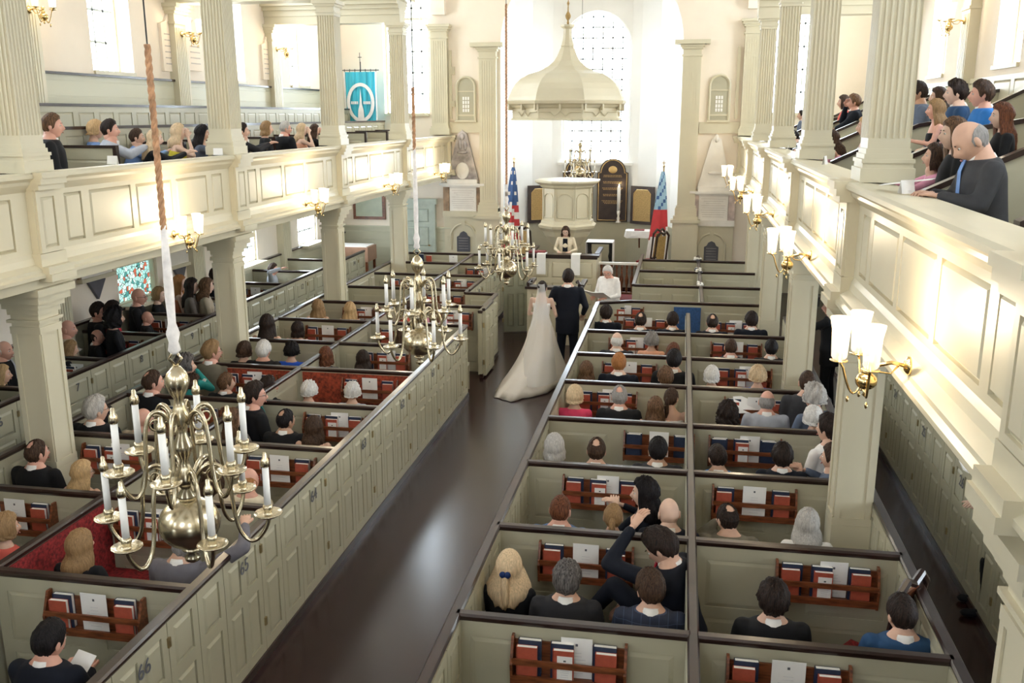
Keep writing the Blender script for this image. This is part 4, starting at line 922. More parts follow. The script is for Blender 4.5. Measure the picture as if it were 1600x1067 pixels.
# ================================================================ sconces
def sconce_proto():
    t=thing('wall_sconce','x','wall lamp')
    m=M(); m.lathe([(.0,0),(.055,0),(.055,.012),(.03,.03),(.0,.035)],n=14); 
    m.v=[(x,-z,y) for x,y,z in m.v]; m.tube([(0,-.03,0),(0,-.10,.015),(0,-.23,-.02)],.012,8); m.tube([(0,-.06,0),(0,-.10,-.05),(0,-.16,-.045),(0,-.2,0)],.006,6); m.build('wall_bracket',BRASS,t,smooth=True)
    m=M(); m.ell((0,-.23,-.10),(.062,.062,.052),0,16,10); m.lathe([(.03,-.06),(.035,-.04),(.015,-.02),(.02,.0),(.03,.02),(.01,.04),(.0,.05)],c=(0,-.23,0),n=10); m.lathe([(.02,-.15),(.01,-.17),(.018,-.185),(.0,-.2)],c=(0,-.23,0),n=8); m.build('globe',BRASS,t,smooth=True)
    for k,(dx,dy) in enumerate(((-.19,-.02),(.0,-.16),(.19,-.02))):
        m=M(); P=[]
        for q in range(13):
            s=q/12; P.append((dx*s,-.23+dy*s,-.05-.15*math.sin(PI*min(1,s*1.15))**1.0+.05*s))
        P[-1]=(dx,-.23+dy,.0); m.tube(P,.007,6); m.lathe([(.0,.0),(.05,.012),(.052,.018),(.02,.012),(.016,.06),(.0,.06)],c=(dx,-.23+dy,0),n=12)
        m.ell((dx*.6,-.23+dy*.6,-.215),(.010,.010,.02),0,6,4)
        a=m.build('arm',BRASS,t,smooth=True)
        g=M(); g.lathe([(.03,.02),(.045,.04),(.048,.10),(.052,.20),(.066,.27)],c=(dx,-.23+dy,0),n=16,cap=False); g.build('glass_shade',SHADE,a,smooth=True)
        g=M(); g.lathe([(.012,.06),(.012,.16),(.0,.16)],c=(dx,-.23+dy,0),n=8); g.build('candle_tube',CAND,a)
        g=M(); g.ell((dx,-.23+dy,.20),(.016,.016,.035),0,8,6); g.build('flame_bulb',BULB,a,smooth=True)
    return t
SP0=sconce_proto(); used.discard(SP0.name)
def sconce(loc,rz,label,sc=1.0,w=SCONCE_W):
    o=place(SP0,loc,rz,label,'wall lamp','three-armed brass sconces'); o.scale=(sc,)*3
    l=bpy.data.lights.new('sconce_light','POINT'); l.energy=w; l.color=(1.0,.80,.56); l.shadow_soft_size=.10
    lo=bpy.data.objects.new('sconce_light',l); S.collection.objects.link(lo)
    d=Matrix.Rotation(rz,3,'Z')@Vector((0,-.29*sc,.36*sc)); lo.location=Vector(loc)+d
for k,y in enumerate(MID[1:]):
    n=['nearest the camera','second from the camera','third from the camera','fourth from the camera','farthest, by the chancel'][k]
    if y>7: sconce((-5.93,y+.15,3.02),PI/2,'brass glass-shaded sconce on the left gallery parapet, '+n,.88)
    else: sconce((-5.93,y+.15,3.02),PI/2,'brass sconce on the left gallery parapet just outside the picture',.88)
    sconce((1.30,y-.62 if y<7 else y-.40,3.03),-PI/2,'brass glass-shaded sconce on the right gallery parapet, '+n,.98)
for y in (12.05,16.1,20.15): sconce((XL+.17,y,5.80),PI/2,'brass sconce on the upper left wall pilaster, %s'%{12.05:'nearest',16.1:'middle',20.15:'farthest'}[y],.95,7)
for y in (12.05,16.1): sconce((XR-.17,y,5.80),-PI/2,'brass sconce on the upper right wall pilaster, %s'%{12.05:'nearer',16.1:'farther'}[y],.95,7)
# small white cards standing on the parapets
for i,(x,y) in enumerate(((-6.12,9.4),(-6.12,11.8),(1.50,6.75),(1.50,4.15),(1.5,10.6),(1.5,14.3))):
    m=M(); m.T=rotz(.3*i,(x,y,3.88)); m.add([(-.06,-.02,0),(.06,-.02,0),(.06,0,.09),(-.06,0,.09),(-.06,.02,0),(.06,.02,0)],[(0,1,2,3),(5,4,3,2)])
    tag(m.build('folded_card',PAPR),['white folded card on the left rail by the first man','white folded card on the left rail by the long-haired blonde','white folded card on the right rail by the bald man knees','white folded card on the right rail nearest the camera','white folded card on the right rail beside the second column','white folded card on the right rail near the leaning men'][i],'card','cards on the gallery rails')
# ================================================================ people
def atx(px,py,X):
    d=_f+_r*((px-800)/1455.5)-_u*((py-533.5)/1455.5); t=X/d.x
    return Vector((X,d.y*t,CAMZ+d.z*t))
def aty(px,py,Y):
    d=_f+_r*((px-800)/1455.5)-_u*((py-533.5)/1455.5); t=Y/d.y
    return Vector((d.x*t,Y,CAMZ+d.z*t))
def skinmat(k,c):
    m=mat('skin_'+k,c,.55,noise=.05,scale=12); m.node_tree.nodes['Principled BSDF'].inputs['Subsurface Weight'].default_value=0.0; return m
SKIN={'l':skinmat('light',(0.66,0.40,0.29)),'p':skinmat('pink',(0.68,0.36,0.27)),'t':skinmat('tan',(0.52,0.30,0.20)),'f':skinmat('fair',(0.74,0.50,0.39))}
EYW=mat('eye_white',(0.8,0.78,0.75),.3); IRIS=mat('dark_iris',(0.03,0.02,0.02),.2); LIP=mat('lips',(0.50,0.18,0.16),.4); BROW=mat('eyebrow',(0.08,0.05,0.03),.8)
HC={'black':(0.012,0.009,0.010),'dark':(0.028,0.016,0.012),'brown':(0.065,0.034,0.020),'lbrown':(0.16,0.085,0.045),'auburn':(0.16,0.055,0.025),'ginger':(0.40,0.17,0.06),
    'dblond':(0.30,0.18,0.085),'blond':(0.55,0.36,0.18),'pblond':(0.70,0.52,0.33),'grey':(0.30,0.28,0.27),'dgrey':(0.14,0.125,0.12),'white':(0.72,0.69,0.66),'lgrey':(0.48,0.45,0.42)}
def hairmat(k):
    return mat('hair_'+k,HC[k],.55,noise=.42 if sum(HC[k])<.5 else .16,scale=1.0,bump=1.0 if sum(HC[k])<.5 else .6,stretch=(110,110,10),spec=.2)
CC={'black':(0.010,0.010,0.012),'navy':(0.007,0.009,0.017),'char':(0.024,0.023,0.027),'blue':(0.025,0.07,0.16),'royal':(0.02,0.09,0.55),'bright':(0.03,0.17,0.50),'grey':(0.16,0.15,0.17),'lgrey':(0.42,0.44,0.50),'olive':(0.17,0.15,0.11),
    'white':(0.85,0.82,0.80),'cream':(0.74,0.64,0.48),'tan':(0.50,0.42,0.32),'peach':(0.80,0.42,0.28),'pink':(0.78,0.35,0.50),'hot':(0.80,0.07,0.16),'coral':(0.70,0.13,0.10),'bow':(0.012,0.03,0.12),'red':(0.50,0.02,0.04),'teal':(0.02,0.22,0.20),'yellow':(0.62,0.52,0.05),
    'orange':(0.75,0.27,0.14),'dgrey':(0.05,0.05,0.055),'slate':(0.12,0.15,0.22),'pattern':(0.20,0.17,0.15),'mid':(0.10,0.17,0.32),'sky':(0.22,0.36,0.68)}
def cloth(k): return mat('cloth_'+k,CC[k],.8,noise=.05,scale=18,spec=.25)
CHECK=None
def checkmat():
    m=mat('navy_check_cloth',(0.014,0.020,0.045),.8); nt=m.node_tree; b=nt.nodes['Principled BSDF']
    tc=nt.nodes.new('ShaderNodeTexCoord'); br=nt.nodes.new('ShaderNodeTexBrick'); br.offset=0; br.inputs['Scale'].default_value=1; br.inputs['Brick Width'].default_value=.06; br.inputs['Row Height'].default_value=.06; br.inputs['Mortar Size'].default_value=.002
    br.inputs['Color1'].default_value=(0.014,0.020,0.045,1); br.inputs['Color2'].default_value=(0.014,0.020,0.045,1); br.inputs['Mortar'].default_value=(0.05,0.07,0.13,1)
    mp=nt.nodes.new('ShaderNodeMapping'); mp.inputs['Rotation'].default_value=(PI/2,0,0); nt.links.new(tc.outputs['Object'],mp.inputs[0]); nt.links.new(mp.outputs[0],br.inputs['Vector']); nt.links.new(br.outputs['Color'],b.inputs['Base Color']); return m
HS=1.07
RX,RYB,RYF,RZ=.076,.100,.090,.118
def hp_(d,th=0):     # point of the skull surface in direction d
    x,y,z=d
    ry=RYF if y>0 else RYB
    X,Y,Z=x*(RX+th),y*(ry+th),z*(RZ+th)
    if z<0:
        q=min(1,-z); X*=1-.26*q**1.4; 
        if y<0: Y*=1-.42*q
        else: Y*=1+.02*q
    return X,Y,Z
def head_mesh():
    m=M(); nl,nv=40,26; R=[]
    for i in range(nv+1):
        e=-PI/2+PI*i/nv; r=[]
        for j in range(nl):
            p=2*PI*j/nl; d=(math.cos(e)*math.sin(p),math.cos(e)*math.cos(p),math.sin(e))
            if i in (0,nv): d=(d[0]+.001*math.sin(p),d[1]+.001*math.cos(p),d[2])
            x,y,z=hp_(d)
            if d[1]>0:
                g=lambda cx,cz,sx,sz:math.exp(-((x-cx)/sx)**2-((z-cz)/sz)**2)
                y+=.024*g(0,-.028,.012,.022)+.010*g(0,-.005,.009,.03)
                y-=.010*(g(.031,.006,.017,.013)+g(-.031,.006,.017,.013))
                y+=.005*(g(.028,.030,.022,.010)+g(-.028,.030,.022,.010))
                y+=.006*g(0,-.063,.024,.010)+.010*g(0,-.098,.022,.020)-.004*g(0,-.078,.02,.008)
                y+=.005*(g(.045,-.03,.02,.02)+g(-.045,-.03,.02,.02))
            r.append((x,y,z))
        R.append(r)
    m.loft(R,0)
    for s in (-1,1):
        m.ell((s*.079,-.012,-.008),(.009,.018,.032),0,8,8); m.ell((s*.031,.0755,.006),(.013,.007,.007),1,8,6); m.ell((s*.031,.0805,.006),(.006,.004,.006),2,6,5)
        m.ell((s*.031,.088,.030),(.019,.004,.004),4,6,4)
    m.ell((0,.0935,-.064),(.022,.005,.0065),3,8,5)
    return m
HEADM=head_mesh()
def li(x,T):
    for (a,b),(c,d) in zip(T,T[1:]):
        if x<=c: return b+(d-b)*(x-a)/(c-a)
    return T[-1][1]
def sst(a,b,x): t=max(0,min(1,(x-a)/(b-a))); return t*t*(3-2*t)
HL=[(0,38),(40,31),(62,20),(75,-8),(86,-14),(97,-8),(108,-20),(140,-48),(180,-54)]
HLF=[(0,36),(30,33),(52,26),(64,6),(75,-10),(100,-12),(180,-12)]
_hair={}
def hair_mesh(style,seed=0):
    key=(style,seed%4)
    if key in _hair: return _hair[key]
    rnd=random.Random(key[1]*7+len(style)); m=M(); nl=44; nt=11; ph0=rnd.uniform(0,6)
    P=dict(short=(.012,0,0,1),buzz=(.006,0,0,.5),full=(.020,0,0,1.6),wavyshort=(.022,0,0,2.6),crown=(.010,0,0,1),ring=(.005,0,0,.5),
      long=(.022,.34,.030,1.2),mid=(.022,.23,.030,1.2),bob=(.024,.13,.018,1.2),shortf=(.026,.07,.006,1.6),curly=(.040,.12,.012,5),curlyshort=(.030,.04,0,4.5),pony=(.010,0,0,.8),bun=(.010,0,0,.8),longwave=(.024,.30,.035,3.2),half=(.024,.27,.075,.5))[style]
    th,L,sp,na=P; rings=[]
    def nz(p,e): return na*(.0022*math.sin(9*p+ph0+e*5)+.0018*math.sin(17*p-e*9+ph0)+.0012*math.sin(31*p+e*13))
    t0=0
    for k in range(nt+1):
        r=[]
        for j in range(nl):
            p=-PI+2*PI*j/nl; a=abs(math.degrees(p)); e1=li(a,HLF if L else HL)
            top=90
            if style=='ring': top=li(a,[(0,e1),(70,e1+4),(85,e1+22),(110,30),(180,34)])
            s=k/nt; e=math.radians(top+(e1-top)*s)
            d=(math.cos(e)*math.sin(p)+1e-4*math.sin(p),math.cos(e)*math.cos(p)+1e-4*math.cos(p),math.sin(e))
            if L: tk=th*(sst(0,.12,1.03-s) if a<60 else 1)
            else: tk=th*(sst(0,.22,1.02-s)) 
            if style=='ring': tk*=sst(-.05,.3,s)
            if style=='crown':
                dd=d[1]*-math.cos(.95)+d[2]*math.sin(.95); tk=tk if dd<.90 else (.0015 if dd>.93 else .004)
            if style in ('short','full','wavyshort') : tk+=.008*max(0,math.sin(e))*(1 if a<100 else .4)
            tk=max(.0015,tk+ (nz(p,e) if 0<k<nt else 0)); r.append(hp_(d,tk))
        rings.append(r)
    if L:
        base=rings[-1]; nf=9
        for k in range(1,nf+1):
            s=k/nf; r=[]
            for j in range(nl):
                p=-PI+2*PI*j/nl; a=abs(math.degrees(p)); w=sst(56,72,a); x0,y0,z0=base[j]
                tip=1-.10*abs(math.sin(5*p+ph0))*(s if s>.8 else 0)
                z=z0+(-L*tip-z0)*s*w if w>0 else z0
                g=1+ (sp/.09)*math.sin(min(1,s*1.3)*PI*.62)*w
                back=-.050*sst(.1,.5,s)*max(0,-math.cos(p))*(1 if L>.2 else .15)
                k2=1-.25*sst(.6,1,s)
                wob=na*(.0035*math.sin(11*p+ph0+s*7)+.002*math.sin(23*p+s*11))*w
                x=x0*g*(k2 if L>.2 else 1-.06*s)+wob*math.sin(p); y=y0*(1+.1*s*w)+back+wob*math.cos(p)
                if L>.2 and y>-.03 and w>.5: y=y-.03*s
                r.append((x,y,z))
            rings.append(r)
        r=[(x*.6,y*.8-.01,z+.01) if abs(math.degrees(-PI+2*PI*j/nl))>64 else (x,y,z) for j,(x,y,z) in enumerate(rings[-1])]; rings.append(r)
    if style in('ring',):
        n=nl
        for i in range(len(rings)-1):
            for j in range(n):
                k=(j+1)%n
                if min(abs(math.degrees(-PI+2*PI*j/nl)),abs(math.degrees(-PI+2*PI*k/nl)))<74: continue
                m.add([rings[i][j],rings[i][k],rings[i+1][k],rings[i+1][j]],[(0,1,2,3)])
    elif style=='crown':
        n=nl; cc=Vector((0,-math.cos(.95),math.sin(.95)))
        for i in range(len(rings)-1):
            for j in range(n):
                k=(j+1)%n; q=[rings[i][j],rings[i][k],rings[i+1][k],rings[i+1][j]]; v=sum((Vector((a/RX,b/RYB,c/RZ)) for a,b,c in q),Vector())
                if v.length>0 and v.normalized().dot(cc)>.925: continue
                m.add(q,[(0,1,2,3)])
    else: m.loft(rings,0,cap=False)
    if style=='pony': m.tube([(0,-.10,.03),(0,-.13,.0),(0,-.145,-.06),(0.005,-.145,-.14),(0,-.14,-.20)],[.02,.026,.030,.026,.008],10)
    if style=='bun': m.ell((0,-.115,.035),(.045,.035,.042),0,12,8); m.ell((0,-.12,.035),(.03,.033,.03),0,12,8)
    if style=='half':
        m.tube([(0,-.118,.02),(0,-.150,-.01),(0,-.165,-.10),(0.004,-.168,-.20),(0,-.160,-.27)],[.018,.024,.032,.030,.006],10)
    _hair[key]=m; return m
# ---- body cores
RM=[(.44,.165,.13,0),(.52,.18,.14,0),(.64,.158,.12,.0),(.80,.175,.118,.0),(.91,.19,.112,-.005),(.98,.165,.092,-.012),(1.02,.11,.075,-.015),(1.065,.066,.064,-.01)]
RF=[(.44,.165,.13,0),(.52,.178,.14,0),(.66,.125,.10,.0),(.80,.145,.112,.008),(.90,.158,.100,.0),(.965,.14,.080,-.010),(1.005,.085,.062,-.015),(1.055,.056,.056,-.01)]
POSE={
 'sit':dict(lean=2,el=((-.24,.05,.72),(.24,.05,.72)),wr=((-.09,.27,.60),(.09,.27,.60))),
 'read':dict(lean=8,el=((-.24,.12,.76),(.24,.12,.76)),wr=((-.09,.33,.80),(.09,.33,.80))),
 'tuck':dict(lean=8,el=((-.24,.12,.76),(.24,.12,.76)),wr=((-.07,.30,.80),(.07,.30,.80)),kn=((-.10,.34,.50),(.10,.34,.50)),an=((-.10,.16,.09),(.10,.16,.09))),
 'narrow':dict(lean=3,el=((-.18,.10,.72),(.18,.10,.72)),wr=((-.08,.30,.60),(.08,.30,.60))),
 'rail':dict(lean=22,el=((-.25,.36,.84),(.25,.36,.84)),wr=((-.05,.55,.93),(.05,.55,.93))),
 'chin':dict(lean=12,el=((-.24,.22,.80),(.22,.26,.84)),wr=((-.06,.36,.72),(.05,.22,1.08))),
 'chinl':dict(lean=6,el=((-.30,.20,.86),(.24,.08,.74)),wr=((-.09,.13,1.10),(.08,.28,.60))),
 'hand_head':dict(lean=14,el=((-.24,.44,1.02),(.22,.25,.72)),wr=((-.06,.36,1.22),(.05,.42,.60)),kn=((-.11,.45,.80),(.11,.45,.52)),an=((-.02,.66,.52),(.11,.42,.09))),
 'arm_out':dict(lean=3,el=((-.24,.05,.72),(.50,.02,1.16)),wr=((-.09,.27,.60),(.40,.26,1.22))),
 'clasp':dict(lean=14,el=((-.26,.22,.78),(.26,.22,.78)),wr=((-.04,.42,.92),(.04,.42,.92))),
 'stand':dict(lean=0,stand=1,el=((-.27,-.02,1.14),(.27,-.02,1.14)),wr=((-.27,.10,.90),(.27,.10,.90))),
 'groom':dict(lean=0,stand=1,el=((-.30,-.01,1.14),(.28,-.0,1.14)),wr=((-.16,.20,1.05),(.22,.18,.98))),
 'bride':dict(lean=0,stand=1,el=((-.22,.02,1.12),(.24,.02,1.12)),wr=((-.10,.24,1.10),(.26,.17,1.00))),
 'book':dict(lean=3,stand=1,el=((-.25,.04,1.14),(.25,.04,1.14)),wr=((-.13,.30,1.12),(.13,.30,1.12))),
 'camera':dict(lean=4,stand=1,el=((-.30,.22,1.28),(.24,.18,1.18)),wr=((-.14,.36,1.52),(.05,.40,1.30))),
}
def rotlean(p,a,hz):
    x,y,z=p; c,s=math.cos(a),math.sin(a); z-=hz; return (x,y*c+z*s,z*c-y*s+hz)
def jt(pose,fem):
    P=POSE[pose]; st=P.get('stand'); dz=.43 if st else 0; a=math.radians(P['lean']); hz=.5+dz; sw=.165 if fem else .19
    J={'dz':dz,'a':a,'hz':hz,'sh':[rotlean((s*sw,-.01,.955+dz),a,hz) for s in (-1,1)],'el':P['el'],'wr':P['wr'],'neck':rotlean((0,-.012,1.03+dz),a,hz),'head':rotlean((0,.03,1.142+dz),a*.6,hz)}
    J['hip']=[(s*.09,.02,.50+dz) for s in (-1,1)]
    if st: J['kn']=[(s*.095,.03,.50) for s in (-1,1)]; J['an']=[(s*.10,-.02,.09) for s in (-1,1)]
    else: J['kn']=P.get('kn') or [(s*.11,.45,.50) for s in (-1,1)]; J['an']=P.get('an') or [(s*.11,.42,.09) for s in (-1,1)]
    return J
def torso(m,J,fem,k,z0=.40,z1=2,grow=0):
    R=[]
    for z,rx,ry,cy in (RF if fem else RM):
        if z<z0 or z>z1: continue
        r=[]
        for j in range(20):
            t=2*PI*j/20; c,s=math.cos(t),math.sin(t); n=.82
            p=((rx*k+grow)*abs(c)**n*(1 if c>0 else -1),cy+(ry*k+grow)*abs(s)**n*(1 if s>0 else -1),z+J['dz']); r.append(rotlean(p,J['a'],J['hz']))
        R.append(r)
    m.loft(R)
def hand(m,w,el,s,curl=.5):
    w=Vector(w); d=(w-Vector(el)).normalized(); side=d.cross(Vector((0,0,1)));  side=(side if side.length>.1 else Vector((1,0,0))).normalized()*s; nrm=d.cross(side).normalized()
    if nrm.z>0: nrm=-nrm
    p=w+d*.01
    R=[]
    for q,wd in ((-.02,.024),(.02,.034),(.06,.042),(.09,.038)):
        R.append([tuple(p+d*q+side*wd*math.cos(2*PI*k/8)+nrm*.014*math.sin(2*PI*k/8)) for k in range(8)])
    m.loft(R)
    for k,(o,L) in enumerate(((-.030,.055),(-.010,.072),(.011,.076),(.031,.068))):
        a=p+d*.085+side*o; b=a+(d*math.cos(curl*.6)+nrm*math.sin(curl*.6))*L*.55; c=b+(d*math.cos(curl*1.5)+nrm*math.sin(curl*1.5))*L*.5
        m.tube([a-d*.01,a,b,c],[.0085,.009,.0085,.006],6)
    a=p+d*.02-side*.028*-1 if s<0 else p+d*.02+side*.028
    b=a+(d*.7+side*.6).normalized()*.035; c=b+(d*.95+nrm*.3).normalized()*.03
    m.tube([a-side*.01,a,b,c],[.010,.011,.010,.007],6)
def evaluated(m,voxel,smooth=3,name='shape'):
    me=bpy.data.meshes.new(name); me.from_pydata(m.v,[],m.f); o=bpy.data.objects.new(name,me); S.collection.objects.link(o)
    md=o.modifiers.new('r','REMESH'); md.mode='VOXEL'; md.voxel_size=voxel; md.use_smooth_shade=True
    if smooth: s=o.modifiers.new('s','SMOOTH'); s.iterations=smooth; s.factor=.6
    dg=bpy.context.evaluated_depsgraph_get(); dg.update(); e=o.evaluated_get(dg); r=bpy.data.meshes.new_from_object(e)
    bpy.data.objects.remove(o); bpy.data.meshes.remove(me); return r
_cache={}
def core(pose,fem):
    k=('core',pose,fem)
    if k in _cache: return _cache[k]
    J=jt(pose,fem); m=M(); torso(m,J,fem,.90); g=.86 if fem else 1
    for i,s in enumerate((-1,1)):
        m.capsule(J['sh'][i],J['el'][i],.048*g,.038*g); m.capsule(J['el'][i],J['wr'][i],.038*g,.026*g)
        m.capsule(J['hip'][i],J['kn'][i],.078,.052); m.capsule(J['kn'][i],J['an'][i],.052,.036)
        a=Vector(J['an'][i]); m.capsule(a+Vector((0,-.03,-.04)),a+Vector((s*.02,.14,-.05)),.036,.030)
    m.capsule(J['neck'],tuple(Vector(J['neck'])+(Vector(J['head'])-Vector(J['neck']))*.45),.058 if not fem else .047,.056 if not fem else .045)
    me=evaluated(m,.019,2); vs=[tuple(v.co) for v in me.vertices]; fs=[tuple(p.vertices) for p in me.polygons]; bpy.data.meshes.remove(me)
    h=M()
    for i,s in enumerate((-1,1)): hand(h,J['wr'][i],J['el'][i],s)
    o=len(vs); vs+=h.v; fs+=[tuple(q+o for q in f) for f in h.f]
    _cache[k]=(vs,fs); return _cache[k]
def garment(kind,pose,fem):
    k=(kind,pose,fem)
    if k in _cache: return _cache[k]
    J=jt(pose,fem); m=M()
    if kind in('suit','blouse','tank'):
        gr=.012 if kind=='suit' else .004
        torso(m,J,fem,1.0,z0=.40,z1=1.03 if kind!='tank' else .93,grow=gr)
        if J['dz']: # jacket skirt
            m.loft([[(( .185+.0)*math.cos(t),.15*math.sin(t),z) for t in [2*PI*j/20 for j in range(20)]] for z in (.72,.96)])
        if kind!='tank':
            a,b,c=(.066,.052,.040) if kind=='suit' else (.056,.044,.034)
            if fem: a,b,c=a*.88,b*.88,c*.9
            for i in range(2):
                m.capsule(J['sh'][i],J['el'][i],a,b); e=Vector(J['el'][i]); w=Vector(J['wr'][i]); m.capsule(e,e+(w-e)*.90,b,c)
                n=Vector(J['neck']); sh=Vector(J['sh'][i]); m.capsule(n+(sh-n)*.5+Vector((0,0,-.042)),sh,.05,a*.95)
        me=evaluated(m,.016,4,kind)
    elif kind=='trousers':
        m.loft([[(.185*math.cos(t),.15*math.sin(t),z+J['dz']) for t in [2*PI*j/16 for j in range(16)]] for z in (.42,.58)])
        for i in range(2):
            m.capsule(J['hip'][i],J['kn'][i],.095,.070); m.capsule(J['kn'][i],J['an'][i],.066,.055)
        me=evaluated(m,.022,3,kind)
    elif kind=='shoes':
        for i,s in enumerate((-1,1)):
            a=Vector(J['an'][i]); m.capsule(a+Vector((0,-.05,-.045)),a+Vector((s*.02,.17,-.055)),.045,.036)
        me=evaluated(m,.02,2,kind)
    elif kind=='collar':
        n=Vector(J['neck']); R=[]
        for dz,r in ((-.03,.080),(-.008,.077),(.013,.069),(.014,.063),(-.015,.064)):
            R.append([tuple(n+Vector((r*math.cos(t),r*1.02*math.sin(t)+dz*.3,dz+.012*math.sin(t)*-1))) for t in [2*PI*j/18 for j in range(18)]])
        m.loft(R,cap=False); me=bpy.data.meshes.new(kind); me.from_pydata(m.v,[],m.f); me.polygons.foreach_set('use_smooth',[True]*len(m.f))
    me.materials.clear(); me.materials.append(CAPW)
    _cache[k]=me; return me
def attach(name,me,mt,root,label=None):
    o=bpy.data.objects.new(name,me); S.collection.objects.link(o); o.parent=root
    o.material_slots[0].link='OBJECT'; o.material_slots[0].material=mt
    if label: o['label']=label
    return o
pcount=0
def person(P,label,sex='m',hair='short',hc='dark',kind='suit',cc='navy',rz=0,hy=0,hp=0,hr=0,pose='sit',floor=0.0,skin='l',collar=True,glasses=False,legs='black',tie=None,group='seated wedding guests',cmat=None,scale=None,cat='person',hs=1.0):
    """P: world position of the head centre"""
    global pcount; pcount+=1; fem=sex=='f'
    J=jt(pose,fem); hd=Vector(J['head']); s=scale or max(.88,min(1.15,(P[2]-floor)/hd.z)); a=math.radians(rz); R=Matrix.Rotation(a,3,'Z')
    loc=Vector(P)-R@(hd*s); loc.z=floor
    root=thing('person',label,cat,loc,a,group); root.scale=(s,s,s)
    HR=Euler((math.radians(-hp),math.radians(hr),math.radians(hy)),'XYZ').to_matrix()
    piv=Vector((0,-.015,-.085))*HS
    f=(.94 if fem else 1.0)*hs
    def tf(v): return tuple(hd+piv+HR@(Vector(v)*HS*f-piv))
    vs,fs=core(pose,fem); vs=list(vs); F=list(fs); mi=[0]*len(F)
    o=len(vs); vs+=[tf(v) for v in HEADM.v]; F+=[tuple(q+o for q in f) for f in HEADM.f]; mi+=HEADM.mi
    nk=M(); nb=Vector(J['neck'])-Vector((0,0,.03)); ht=Vector(tf((0,-.028,-.05))); nk.tube([nb,nb+(ht-nb)*.5+Vector((0,-.004,0)),ht],[.060 if not fem else .050,.056 if not fem else .045,.056 if not fem else .046],12)
    o=len(vs); vs+=nk.v; F+=[tuple(q+o for q in f) for f in nk.f]; mi+=nk.mi
    me=bpy.data.meshes.new('body'); me.from_pydata(vs,[],F)
    for x in (SKIN[skin],EYW,IRIS,LIP,BROW): me.materials.append(x)
    me.polygons.foreach_set('material_index',mi); me.polygons.foreach_set('use_smooth',[True]*len(F))
    b=bpy.data.objects.new('body',me); S.collection.objects.link(b); b.parent=root
    if hair!='bald':
        hm=hair_mesh(hair,pcount); h=M(); h.v=[tf(v) for v in hm.v]; h.f=hm.f; h.mi=hm.mi; h.build('hair',hairmat(hc),root,smooth=True)
        if hair=='half':
            bw=M()
            for sx in (-1,1): bw.ell(tf((sx*.018,-.158,.014)),(.026,.020,.026),0,8,6)
            bw.ell(tf((0,-.158,.012)),(.010,.012,.012),0,8,6); bw.build('hair_bow',cloth('bow'),root,smooth=True)
    if glasses:
        g=M()
        for sx in (-1,1):
            g.tube([tf((sx*.032+.02*math.cos(t),.098,.004+.016*math.sin(t))) for t in [2*PI*k/12 for k in range(13)]],.002,4); g.tube([tf((sx*.052,.096,.008)),tf((sx*.080,.03,.010)),tf((sx*.084,-.01,.004))],.002,4)
        g.tube([tf((-.012,.1,.006)),tf((.012,.1,.006))],.002,4); g.build('glasses',DKBR,root)
    nm={'suit':'jacket','blouse':'top','tank':'dress'}[kind] if kind in('suit','blouse','tank') else kind
    if kind in('suit','blouse','tank'): attach(nm,garment(kind,pose,fem),cmat or cloth(cc),root)
    if kind=='suit' and collar: attach('shirt_collar',garment('collar',pose,fem),cloth('white'),root)
    if tie:
        n=Vector(J['neck']); m=M(); 
        T=[rotlean((0,.078,1.03+J['dz']),J['a'],J['hz']),rotlean((0,.112,.96+J['dz']),J['a'],J['hz']),rotlean((0,.136,.78+J['dz']),J['a'],J['hz'])]
        m.loft([[(x+w*u,y+.012*v,z) for u,v in ((-1,0),(0,1),(1,0),(0,-1))] for (x,y,z),w in zip(T,(.012,.022,.032))]); m.build('necktie',cloth(tie),root)
    if legs: attach('trousers' if not fem else 'skirt',garment('trousers',pose,fem),cloth(legs),root); attach('shoes',garment('shoes',pose,fem),cloth('black'),root)
    return root,J,s
def g(px,py,label,z=1.17,**k):
    P=atz(px,py,z)
    wx=k.pop('wx',None)
    if wx: P=atx(px,py,wx)
    if P.x<-7.7: P=atx(px,py,max(P.x,-8.72)); k['floor']=.18
    elif P.x<-6.12: P=atx(px,py,-6.12)
    elif P.x>1.56: P=atx(px,py,1.56)
    elif -1.5<P.x<-1.15: P.x=-1.15; k.setdefault('pose','narrow')
    if P.x<-4.0 and k.get('hy',0)<0: k['hy']*=1.7
    if P.x<-7.7 and k.get('rz'): k['rz']=min(-48,k['rz']-22); k['hy']=max(-25,k.get('hy',0))
    return person(P,label,**k)
# ---------------- right of the aisle, from the nearest row
g(776,884,'woman with long pale blonde hair half tied in a navy bow, black top',sex='f',hair='half',hc='pblond',kind='blouse',cc='black',z=1.13)
g(886,905,'man with thick grey hair in a charcoal suit, nearest aisle pew right',hair='full',hc='dgrey',cc='char',z=1.17,hp=-4)
g(1018,922,'brown-haired man in a navy checked suit looking down to his left',hair='full',hc='brown',cmat=checkmat(),hy=18,hp=10,z=1.17)
g(1046,852,'young man in navy suit and red tie bowing with a hand on his head',hair='full',hc='dark',cc='navy',rz=68,hp=38,pose='hand_head',z=1.30,tie='red',legs='navy')
g(1208,938,'dark-haired man in a black suit alone in the nearest outer right pew',hair='wavyshort',hc='dark',cc='black')
g(1412,962,'dark-haired man in a blue suit beside the carved chair',hair='short',hc='dark',cc='blue',hy=14,hp=12,z=1.14)
g(875,797,'reddish short-haired man in a blue jacket, second aisle pew right',hair='buzz',hc='auburn',cc='mid',skin='p',hy=-12)
g(958,808,'girl with a low blonde ponytail in a grey top',sex='f',hair='pony',hc='dblond',kind='blouse',cc='dgrey',z=1.10)
g(1008,770,'black-haired woman turned left to talk, navy dress',sex='f',hair='longwave',hc='black',kind='blouse',cc='navy',rz=50,hy=40,z=1.22,pose='clasp',skin='f')
